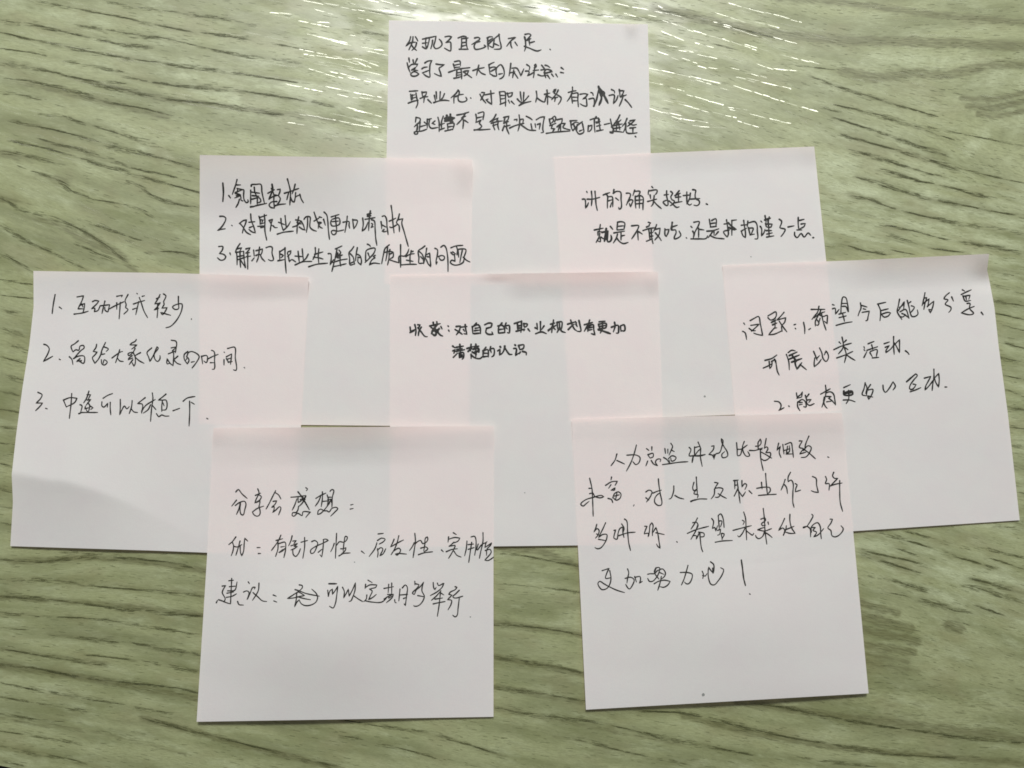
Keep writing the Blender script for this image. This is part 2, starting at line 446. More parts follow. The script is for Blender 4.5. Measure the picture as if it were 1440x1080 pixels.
def h_ul(s, t):
    # the sticky strip bulges up towards the top edge on the left
    return (0.30 + 4.2 * lip(t, 0.26) * (0.25 + 0.75 * sstep(0.70 - s, 0.0, 0.30)) + gauss(s, t, 0.985, 0.0, 0.045, 0.09, 1.3)
            + gauss(s, t, 0.3, 0.12, 0.35, 0.10, 0.3) + gauss(s, t, 0.5, 0.6, 0.5, 0.35, 0.3))


def h_ur(s, t):
    return (0.30 + 0.9 * lip(t, 0.09) * (0.15 + 0.85 * sstep(s, 0.25, 0.5)) + gauss(s, t, 0.75, 0.55, 0.35, 0.35, 0.4)
            + gauss(s, t, 0.98, 0.0, 0.04, 0.05, 0.4) + 0.25 * sstep(t, 0.85, 1.0))


def h_mid(s, t):
    roll = sstep(s, 0.40, 0.50) * (1 - 0.45 * sstep(s, 0.8, 1.0))
    return (0.50 + 2.1 * lip(t, 0.11) * (0.20 + 0.80 * roll) + gauss(s, t, 0.40, 0.0, 0.055, 0.02, 0.9)
            + gauss(s, t, 0.98, 0.02, 0.03, 0.05, 0.5) + gauss(s, t, 0.5, 0.5, 0.4, 0.4, 0.25) + 0.25 * sstep(t, 0.8, 1.0))


def h_left(s, t):
    # a soft fold runs from the left edge down to the right
    tc = 0.735 + 0.02 * sstep(s, 0.0, 0.15) + 0.50 * np.clip(s - 0.16, 0, 1) ** 1.35
    fade = np.exp(-(np.clip(s - 0.16, 0, 1) / 0.30) ** 2)
    a = 3.4 * np.clip((t - 0.15) / (tc - 0.15), 0, 1) ** 1.3
    b = 3.4 * np.clip(1 - (t - tc) / 0.34, 0, 1) ** 1.5
    w = 1 / (1 + np.exp(-(t - tc) / 0.014))
    return (0.45 + fade * (a * (1 - w) + b * w) + 1.5 * lip(t, 0.12) * (0.6 + 0.4 * s) + gauss(s, t, 0.80, 0.0, 0.12, 0.06, 0.5)
            + 0.35 * sstep(t, 0.8, 1.0) * s)


def h_right(s, t):
    return (0.45 + 2.6 * lip(t, 0.12) * (0.25 + 0.75 * sstep(s, 0.35, 0.65)) + gauss(s, t, 1.0, 0.0, 0.06, 0.07, 1.6)
            + gauss(s, t, 1.0, 0.10, 0.06, 0.035, -0.5) + gauss(s, t, 1.0, 0.45, 0.35, 0.35, 1.0)
            + 0.35 * sstep(t, 0.6, 1.0) * (1 - sstep(s, 0.45, 1.0)) + gauss(s, t, 0.3, 0.42, 0.2, 0.08, 0.3))


def h_bl(s, t):
    return (0.70 + 3.0 * lip(t, 0.14) * (0.35 + 0.65 * np.exp(-((s - 0.47) / 0.25) ** 2)) + gauss(s, t, 0.0, 0.0, 0.05, 0.04, 0.5)
            + gauss(s, t, 0.40, 0.70, 0.34, 0.27, 4.0) + gauss(s, t, 0.02, 1.0, 0.3, 0.10, 0.5))


def h_br(s, t):
    return (0.70 + 1.7 * lip(t, 0.16) * (0.4 + 0.6 * sstep(s, 0.1, 0.4)) + gauss(s, t, 0.55, 0.74, 0.40, 0.30, 2.6)
            + gauss(s, t, 0.85, 0.95, 0.3, 0.15, 0.3) + 0.25 * sstep(t, 0.85, 1.0))


# corners in the photograph (top left, top right, bottom right, bottom left) and how far each edge bows (px):
# for every side a list of (position along the side, offset in x, offset in y)
NOTES = {
    'T': dict(c=[(547, 28.5), (911, 34), (919, 403), (540.5, 400)], h=h_top, pen=2.35,
              label='topmost sticky note with four handwritten lines, its sides tucked under two lower notes'),
    'UL': dict(c=[(281, 218), (664, 224), (660, 600), (280, 596)], h=h_ul, pen=2.25,
               label='sticky note upper left with three numbered lines running to its right edge'),
    'R': dict(c=[(779, 221), (1145, 206), (1184, 577.5), (801, 592)], h=h_ur, pen=2.35,
              label='sticky note upper right with two bold lines beginning near its left side'),
    'M': dict(c=[(549, 387), (925, 382), (937, 765.5), (548, 770)], h=h_mid, pen=2.7,
              label='central sticky note with two short thick-penned lines in the middle of the cluster'),
    'L': dict(c=[(47, 381), (434, 390), (414, 782), (14.5, 768)], h=h_left, pen=1.95,
              edge={'l': [(0.0, 0, 0), (0.13, 4.5, 0), (0.27, 3.0, 0), (0.42, -1.5, 0), (0.6, -5, 0), (0.74, -6.5, 0), (0.84, -1.5, 0), (1.0, 0, 0)],
                    'b': [(0, 0, 0), (0.5, 0, -0.8), (1, 0, 0)], 't': [(0, 0, 0), (0.5, 0, -1.5), (1, 0, 0)]},
              label='leftmost sticky note with three widely spaced numbered lines and a fold across its lower left'),
    'RR': dict(c=[(1016, 373), (1391, 357), (1434, 731.5), (1048, 757)], h=h_right, pen=2.1,
               edge={'r': [(0, 0, 0), (0.06, -5.5, 0), (0.10, -4.0, 0), (0.2, -1.2, 0), (0.35, -1.5, 0), (0.6, 0.5, 0), (1, 0, 0)],
                     't': [(0, 0, 0), (0.5, 0, 1.0), (1, 0, 0)]},
               label='rightmost sticky note with slanting lines and a curled top right corner'),
    'BL': dict(c=[(300, 602), (694, 599), (694, 1008), (276.5, 1015)], h=h_bl, pen=1.85,
               edge={'l': [(0, 0, 0), (0.4, 1.5, 0), (1, 0, 0)]},
               label='bottom left sticky note with three thin-penned lines, one word scribbled out'),
    'BR': dict(c=[(804, 589.7), (1184, 580.7), (1221.5, 975), (824, 998)], h=h_br, pen=1.9,
               label='bottom right sticky note with four lines ending in an exclamation mark'),
}
GROUP = 'pink sticky notes overlapping on the tabletop'


def edge_off(d, side, t):
    e = d.get('edge', {}).get(side)
    if not e:
        return np.zeros(t.shape), np.zeros(t.shape)
    a = np.array(e, float)
    # smooth the polyline a little
    tt = t
    return np.interp(tt, a[:, 0], a[:, 1]), np.interp(tt, a[:, 0], a[:, 2])


def note_px(d, s, t):
    (x0, y0), (x1, y1), (x2, y2), (x3, y3) = d['c']
    x = (1 - s) * (1 - t) * x0 + s * (1 - t) * x1 + s * t * x2 + (1 - s) * t * x3
    y = (1 - s) * (1 - t) * y0 + s * (1 - t) * y1 + s * t * y2 + (1 - s) * t * y3
    for side, w, q in (('l', 1 - s, t), ('r', s, t), ('t', 1 - t, s), ('b', t, s)):
        ox, oy = edge_off(d, side, q)
        x, y = x + w ** 2 * ox, y + w ** 2 * oy
    return x, y


def note_st(d, px, py):
    """inverse of the corner quad (Newton steps)"""
    s, t = np.full(px.shape, 0.5), np.full(px.shape, 0.5)
    for _ in range(8):
        x, y = note_px(d, s, t)
        e = 1e-3
        xs, ys = note_px(d, s + e, t)
        xt, yt = note_px(d, s, t + e)
        a, b, c_, f = (xs - x) / e, (xt - x) / e, (ys - y) / e, (yt - y) / e
        det = a * f - b * c_
        dx, dy = px - x, py - y
        s, t = s + (f * dx - b * dy) / det, t + (-c_ * dx + a * dy) / det
    return s, t


ORDER = ['T', 'UL', 'R', 'M', 'L', 'RR', 'BL', 'BR']      # from the lowest sheet to the highest
BELOW = {'T': [], 'UL': ['T'], 'R': ['T'], 'M': ['T', 'UL', 'R'], 'L': ['UL'], 'RR': ['R'], 'BL': ['UL', 'M', 'L'], 'BR': ['R', 'M', 'RR']}


def height(key, px, py, own=None):
    """height (mm) of a sheet above the table at a pixel; it drapes over the sheets below it"""
    d = NOTES[key]
    s, t = note_st(d, px, py) if own is None else own
    k1, ph = d['ph']
    h = d['h'](s, t) + 0.04 * (np.sin(k1[0] * s + 2 * t + ph[0]) * np.sin(k1[1] * t + ph[1]) + 1)
    for b in BELOW[key]:
        sb, tb = note_st(NOTES[b], px, py)
        out = np.maximum(np.maximum(-sb, sb - 1), np.maximum(-tb, tb - 1)) * 385.0     # px outside the lower sheet
        hb = height(b, px, py, (np.clip(sb, 0, 1), np.clip(tb, 0, 1))) + 0.11
        w = 1 - sstep(out, 0.0, 45.0)
        cand = hb * w + h * (1 - w)
        q = np.clip(0.5 + (cand - h) / 0.5, 0, 1)
        h = h * (1 - q) + cand * q + 0.125 * q * (1 - q) * w
        h = np.where(out < 2, np.maximum(h, hb), h)
    return h


def build_note(key):
    d = NOTES[key]
    n = 110
    ss, tt = np.meshgrid(np.linspace(0, 1, n + 1), np.linspace(0, 1, n + 1))
    px, py = note_px(d, ss, tt)
    rr = np.random.RandomState(abs(hash_key(key)) % 9999)
    d['ph'] = (rr.uniform(3, 6, 6), rr.uniform(0, 6.28, 6))
    P = cast(px, py, height(key, px, py, (ss, tt)))
    mid = cast(*[np.mean([c[i] for c in d['c']]) for i in (0, 1)], 0.0)
    root = bpy.data.objects.new("sticky_note", None)
    root.empty_display_size = 0.01
    COL.objects.link(root)
    root.location = (mid[0] * M, mid[1] * M, 0)
    root['label'], root['category'], root['group'] = d['label'], 'sticky note', GROUP
    V = (P.reshape(-1, 3) - mid) * M
    fc = [(j * (n + 1) + i, (j + 1) * (n + 1) + i, (j + 1) * (n + 1) + i + 1, j * (n + 1) + i + 1) for j in range(n) for i in range(n)]
    mesh_obj("paper", V, fc, MAT_PAPER, root, smooth=True)
    d['root'], d['mid'] = root, mid
    return root


def hash_key(k):
    return sum(ord(c) * 31 ** i for i, c in enumerate(k))


def surface(d, px, py, lift):
    return cast(px, py, height(d['key'], px, py) + lift)


def smooth_path(pts):
    """Catmull-Rom through the traced points, sharp turns kept"""
    P = np.array(pts, float)
    n = len(P)
    if n == 2:
        return P[0] + (P[1] - P[0]) * np.linspace(0, 1, 4)[:, None]
    tan = np.zeros_like(P)
    sharp = [False] * n
    for i in range(1, n - 1):
        a, b = P[i] - P[i - 1], P[i + 1] - P[i]
        la, lb = np.linalg.norm(a) + 1e-9, np.linalg.norm(b) + 1e-9
        cs = a @ b / la / lb
        sharp[i] = cs < -0.35
        tan[i] = (a / la + b / lb) / 2
    out = [P[0]]
    for i in range(n - 1):
        a, b = P[i], P[i + 1]
        L_ = np.linalg.norm(b - a) + 1e-9
        ta = tan[i] if (i > 0 and not sharp[i]) else (b - a) / L_
        tb = tan[i + 1] if (i + 1 < n - 1 and not sharp[i + 1]) else (b - a) / L_
        m = max(2, int(L_ / 1.6))
        for q in np.linspace(0, 1, m + 1)[1:]:
            h00, h10, h01, h11 = 2*q**3-3*q**2+1, q**3-2*q**2+q, -2*q**3+3*q**2, q**3-q**2
            out.append(h00 * a + h10 * L_ * ta + h01 * b + h11 * L_ * tb)
    return np.array(out)


RNG = random.Random(5)


def stroke_mesh(pts, w, V, F_):
    C = smooth_path(pts)
    n = len(C)
    d = np.gradient(C, axis=0)
    d /= np.linalg.norm(d, axis=1)[:, None] + 1e-9
    nrm = np.stack([-d[:, 1], d[:, 0]], 1)
    arc = np.concatenate([[0], np.cumsum(np.linalg.norm(np.diff(C, axis=0), axis=1))])
    tot = arc[-1] + 1e-6
    ph, fr = RNG.uniform(0, 6.28), RNG.uniform(0.25, 0.45)
    wid = 0.94 * w * (1 + 0.12 * np.sin(arc * fr + ph))
    wid *= 1 - 0.30 * np.clip((arc - tot + 3.5) / 3.5, 0, 1)       # the pen lifts
    wid *= 1 + 0.10 * np.clip(1 - arc / 3, 0, 1)                     # and presses where it starts
    base = len(V)
    # rounded start cap, body, rounded end cap
    ring_l, ring_r = [], []
    for k in (0.98, 0.7, 0.0):
        c = C[0] - d[0] * wid[0] / 2 * k
        hw = wid[0] / 2 * math.sqrt(max(0.03, 1 - k * k))
        ring_l.append(c + nrm[0] * hw); ring_r.append(c - nrm[0] * hw)
    for i in range(1, n - 1):
        ring_l.append(C[i] + nrm[i] * wid[i] / 2); ring_r.append(C[i] - nrm[i] * wid[i] / 2)
    for k in (0.0, 0.7, 0.98):
        c = C[-1] + d[-1] * wid[-1] / 2 * k
        hw = wid[-1] / 2 * math.sqrt(max(0.03, 1 - k * k))
        ring_l.append(c + nrm[-1] * hw); ring_r.append(c - nrm[-1] * hw)
    for a, b in zip(ring_l, ring_r):
        V += [a, b]
    for i in range(len(ring_l) - 1):
        q = base + 2 * i
        F_.append((q, q + 2, q + 3, q + 1))


def write_ink(text):
    key, blk, line = None, None, None
    V, F_, Z = [], [], []
    cur = None

    def flush():
        if cur is None or not V:
            return
        d = NOTES[cur]
        A = np.array(V)
        P = surface(d, A[:, 0], A[:, 1], np.array(Z))
        mesh_obj("handwriting_line", (P - d['mid']) * M, list(F_), MAT_INK, d['root'])

    cnt = 0
    for ln in text.strip().split('\n'):
        if ln[0] == '@':
            flush()
            V, F_, Z = [], [], []
            cur = ln[1:].split()[0]
        elif ln[0] == 'B':
            blk = [float(q) for q in ln.split()[1:3]]
        else:
            for st in ln.split(';'):
                st = st.strip()
                if not st:
                    continue
                w = 1.0
                if st[0] == '*':
                    a, st = st.split(' ', 1)
                    w = float(a[1:])
                pts = [[blk[0] + float(q.split(',')[0]) / 1.2, blk[1] + float(q.split(',')[1]) / 1.2] for q in st.split()]
                n0 = len(V)
                stroke_mesh(pts, NOTES[cur]['pen'] * w, V, F_)
                cnt += 1
                Z += [0.035 + 0.0012 * (cnt % 24)] * (len(V) - n0)
    flush()


for k in ORDER:
    NOTES[k]['key'] = k
    build_note(k)

# ------------------------------------------------------------------ printed grain lines and embossed pores of the laminate
# every line: weight, then the course of a growth ring over the tabletop
RG = np.random.RandomState(17)


def grain_slope(px, py):
    px, py = np.atleast_1d(np.asarray(px, float)), np.atleast_1d(np.asarray(py, float))
    _, a = grain_uv(px + 6, py); _, b = grain_uv(px - 6, py)
    _, c = grain_uv(px, py + 5); _, d = grain_uv(px, py - 5)
    return np.clip(-((a - b) / 12) / np.maximum((c - d) / 10, 0.15), -0.6, 0.6)


def dashes(name, L_, mat, z, ridge=0.0, aim=None):
    """tapered dashes (cx, cy, length, width, slope), all in one piece"""
    A = np.array(L_, float)
    keep = np.ones(len(A), bool)
    MARGIN = 0.02 if ridge else -0.03
    for d in NOTES.values():                      # nothing needed where paper covers the table
        a_, b_ = note_st(d, A[:, 0], A[:, 1])
        keep &= ~((a_ > -MARGIN) & (a_ < 1 + MARGIN) & (b_ > -MARGIN) & (b_ < 1 + MARGIN))
    A = A[keep]
    n = len(A)
    cx, cy, ln, wd, sl = A.T[:5]
    dx, dy = 1 / np.hypot(1, sl), sl / np.hypot(1, sl)
    nx, ny = -dy, dx
    prof = np.array([(-0.5, 0), (-0.28, -0.5), (-0.28, 0.5), (0.28, -0.5), (0.28, 0.5), (0.5, 0)])
    bend = RG.uniform(-0.06, 0.06, n)
    X = cx[:, None] + dx[:, None] * prof[:, 0] * ln[:, None] + nx[:, None] * (prof[:, 1] * wd[:, None] + (bend * ln)[:, None] * (4 * prof[:, 0] ** 2))
    Y = cy[:, None] + dy[:, None] * prof[:, 0] * ln[:, None] + ny[:, None] * (prof[:, 1] * wd[:, None] + (bend * ln)[:, None] * (4 * prof[:, 0] ** 2))
    zz = z + 0.0007 * (np.arange(n) % 31)
    Z = np.repeat(zz[:, None], 6, 1)
    if ridge:
        # the side away from the window stands proud, so the dash leans towards the far edge of the table
        lean = (ridge * RG.uniform(0.35, 1.9, n) * wd)[:, None]
        if aim is not None:
            # facets tilted to the half vector so they glint at this camera
            Q = cast(cx, cy, 0.05)
            hv = (aim - Q) / np.linalg.norm(aim - Q, axis=1)[:, None] + (CAM - Q) / np.linalg.norm(CAM - Q, axis=1)[:, None]
            hv /= hv[:, 2:3]
            across = -(hv[:, 0] * nx - hv[:, 1] * ny)          # slope of the facet across and along the slit
            along = -(hv[:, 0] * dx - hv[:, 1] * dy)
            jit = RG.normal(0, 0.055, n)
            lean = ((across + jit) * wd * 0.196)[:, None]
        Z += lean * prof[:, 1] + np.abs(lean) * 0.5
        roll_ = RG.normal(0, 0.03, n) * 0.196 * ln if aim is None else (along + RG.normal(0, 0.045, n)) * 0.196 * ln
        Z += roll_[:, None] * prof[:, 0] + np.abs(roll_)[:, None] * 0.5
    V = cast(X.reshape(-1), Y.reshape(-1), Z.reshape(-1)) * M
    F_ = []
    for k in range(n):
        b = 6 * k
        F_ += [(b, b + 2, b + 1), (b + 1, b + 2, b + 4, b + 3), (b + 3, b + 4, b + 5)]
    o = mesh_obj(name, V, F_, mat, top)
    o['kind'] = 'stuff'
    return o


dark, mid_ = [], []
for it in RINGS.replace('\n', ';').split(';'):
    q = it.split()
    a = float(q[0])
    Pp = np.array([list(map(float, k.split(','))) for k in q[1:]])
    C = smooth_path(Pp)
    seg = np.linalg.norm(np.diff(C, axis=0), axis=1)
    arc = np.concatenate([[0], np.cumsum(seg)])
    ph = RG.uniform(0, 6.28, 4)
    pos = -4.0
    while pos < arc[-1]:
        x, y = np.interp(pos, arc, C[:, 0]), np.interp(pos, arc, C[:, 1])
        x2, y2 = np.interp(pos + 3, arc, C[:, 0]), np.interp(pos + 3, arc, C[:, 1])
        sl = (y2 - y) / max(x2 - x, 0.5) if x2 > x + 0.4 else 0.15
        den = 0.62 + 0.32 * math.sin(pos / 19 + ph[0]) + 0.25 * math.sin(pos / 7.3 + ph[1]) + 0.3 * (a - 0.6)
        end = min(1, pos / 14, (arc[-1] - pos) / 14 + 0.2)
        den *= 0.3 + 0.7 * end
        if RG.rand() < den:
            wide = (0.8 + 1.3 * a) * (0.8 + 0.5 * math.sin(pos / 31 + ph[2]))
            for _ in range(1 + (RG.rand() < 0.8 * a) + (RG.rand() < 0.6 * a)):
                lst = dark if RG.rand() < 0.45 * a - 0.05 else mid_
                lst.append((x + RG.uniform(-3, 3), y + RG.normal() * wide * 0.80, RG.uniform(5, 19), RG.uniform(0.5, 1.1 + 0.5 * a), sl * 0.86 - 0.02))
        pos += 1.9
# ticks that fill the dark figure and the painted falloff, and a sparse scatter over the rest
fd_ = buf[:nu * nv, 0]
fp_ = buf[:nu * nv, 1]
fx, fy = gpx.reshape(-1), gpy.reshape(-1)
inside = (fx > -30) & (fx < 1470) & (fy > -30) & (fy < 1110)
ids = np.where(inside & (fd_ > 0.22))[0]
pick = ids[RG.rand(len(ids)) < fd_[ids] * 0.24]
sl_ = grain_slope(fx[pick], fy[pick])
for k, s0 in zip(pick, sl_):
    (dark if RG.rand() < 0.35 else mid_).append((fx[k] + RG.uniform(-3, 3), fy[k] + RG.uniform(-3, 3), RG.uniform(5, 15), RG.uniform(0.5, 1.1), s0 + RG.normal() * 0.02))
ids = np.where(inside)[0]
pick = ids[RG.rand(len(ids)) < 0.075]
pick = pick[fp_[pick] < 0.6]
sl_ = grain_slope(fx[pick], fy[pick])
faint = [(fx[k] + RG.uniform(-3, 3), fy[k] + RG.uniform(-3, 3), RG.uniform(4, 14), RG.uniform(0.5, 1.1), s0 + RG.normal() * 0.02) for k, s0 in zip(pick, sl_)]


def print_mat(name, col, amount):
    s = NT(name)
    tc = s.n('ShaderNodeTexCoord').outputs['Object']
    f = s.noise(tc, 1500.0, 2.0, 0.6)
    s.b.inputs['Base Color'].default_value = col
    s.b.inputs['Roughness'].default_value = 0.5
    s.set(s.b.inputs['Alpha'], s.ramp(f, 0.25, 0.6, amount * 0.6, amount))
    return s.m


dashes("dark_grain_print", dark, print_mat("dark_grain", (0.098, 0.106, 0.040, 1), 0.27), 0.012)
dashes("brown_grain_print", mid_, print_mat("brown_grain", (0.135, 0.143, 0.056, 1), 0.29), 0.006)
dashes("faint_grain_print", faint, print_mat("faint_grain", (0.16, 0.17, 0.075, 1), 0.40), 0.004)

# embossed pores: shallow lacquered slits that lean towards the window
pores = []
n_rows = 900
for k in range(n_rows):
    x, y = RG.uniform(-10, 1450), RG.uniform(-10, 1090)
    m = 1 + RG.randint(0, 4)
    s0 = grain_slope(x, y)[0] + RG.normal() * 0.015
    w = RG.uniform(0.8, 1.7)
    for _ in range(m):
        ln = RG.choice([RG.uniform(6, 16), RG.uniform(14, 42)], p=[0.45, 0.55])
        pores.append((x, y, ln, w * RG.uniform(0.75, 1.1), s0 + RG.normal() * 0.012))
        if RG.rand() < 0.22:
            pores.append((x + RG.uniform(-6, 10), y + RG.choice([-1, 1]) * RG.uniform(2.2, 4.0), ln * RG.uniform(0.4, 0.9), w * 0.7, s0))
        x += ln * 0.5 + RG.uniform(2, 22)
        y += s0 * (ln * 0.5 + 10) + RG.normal() * 1.3
# slits shaped to glint in the pane lamp at the top of the table (origin, then strokes at six times the size)
SLITS = """320 0 630,0,950,60 350,100,530,120 725,80,900,125 590,175,850,225 665,280,1030,380 760,300,1000,360 600,415,820,460 640,455,1100,520 1100,520,1200,570
950,500,1100,545 680,580,960,655 860,600,1080,650 1000,650,1200,690 1160,655,1340,720 1120,400,1350,430 1170,430,1350,465 1050,485,1130,500 1140,510,1350,580
950,60,1330,125 1180,0,1260,15 1280,0,1430,40 1090,150,1140,160 1170,165,1210,180 1080,205,1140,220 820,730,1340,830 920,790,1010,810 1050,820,1340,860
480,710,790,770 600,960,900,1010 1000,900,1340,990 1060,930,1150,950 930,1020,1200,1070 1295,95,1390,105 750,180,880,190 1150,1040,1340,1075 500,1030,640,1050
910 0 0,125,70,140 90,50,150,85 120,165,380,260 380,260,640,330 440,155,700,220 640,215,1000,325 570,105,820,185 680,25,860,75 860,75,1100,130 1100,130,1290,185
640,330,910,420 820,375,1020,430 110,260,300,340 400,360,550,400 155,385,250,400 260,425,380,440 310,415,370,430 0,410,260,500 290,490,410,530 415,455,580,495
420,550,490,570 510,570,580,580 0,570,350,645 360,645,610,700 400,670,530,705 0,695,120,715 190,735,300,765 325,800,520,850 520,850,630,880 120,840,430,915
450,930,740,990 680,905,840,930 690,920,1200,1040 0,905,280,1000 120,940,280,975 290,1005,500,1035 370,1060,660,1080 720,720,1160,860 1160,860,1430,935
740,640,1200,745 820,610,1000,655 840,675,900,690 840,505,1050,580 1060,580,1250,600 1110,455,1440,540 700,570,770,585 600,430,670,445 610,740,670,755
900,180,1100,230 1060,310,1250,365 760,1020,930,1070
480 0 1040,10,1280,60 1300,30,1520,100 1660,20,1920,80 1760,60,2000,120 2300,20,2580,80 2120,120,2360,150 2380,110,2560,160 600,120,840,160 860,80,1040,120 300,80,560,110
560,20,700,50 1560,90,1700,120 2000,10,2100,30 2640,90,2860,140 900,10,1000,30 1200,130,1330,150 1420,10,1500,25"""
slit = []
LAMP = np.array([10.0, 580.0, 780.0])
org = None
for ln_ in SLITS.split('\n'):
    tk = ln_.split()
    if ',' not in tk[0]:
        org = (float(tk[0]), float(tk[1]))
        tk = tk[2:]
    for q in tk:
        x0, y0, x1, y1 = [float(v_) / 6 for v_ in q.split(',')]
        L_ = math.hypot(x1 - x0, y1 - y0)
        pos = 0.0
        while pos < L_:
            ln = min(RG.uniform(7, 26), L_ - pos + 3)
            f = (pos + ln / 2) / L_
            slit.append((org[0] + x0 + (x1 - x0) * f, org[1] + y0 + (y1 - y0) * f + RG.normal() * 0.35, ln, RG.uniform(0.6, 1.35), (y1 - y0) / max(x1 - x0, 1) + RG.normal() * 0.015))
            pos += ln * RG.uniform(0.75, 1.15)
s = NT("lacquer_pore")
s.t.nodes.remove(s.b)
gl = s.n('ShaderNodeBsdfGlossy', i_Color=(1, 1, 0.90, 1), i_Roughness=PORE_ROUGH)
tr = s.n('ShaderNodeBsdfTransparent')
mx = s.n('ShaderNodeMixShader', i_Fac=PORE_GLOSS)
s.t.links.new(tr.outputs[0], mx.inputs[1])
s.t.links.new(gl.outputs[0], mx.inputs[2])
s.t.links.new(mx.outputs[0], s.out.inputs['Surface'])
dashes("embossed_pore_texture", pores, s.m, 0.036, ridge=PORE_LEAN)
dashes("aimed_slit_texture", slit, s.m, 0.040, ridge=PORE_LEAN, aim=LAMP)

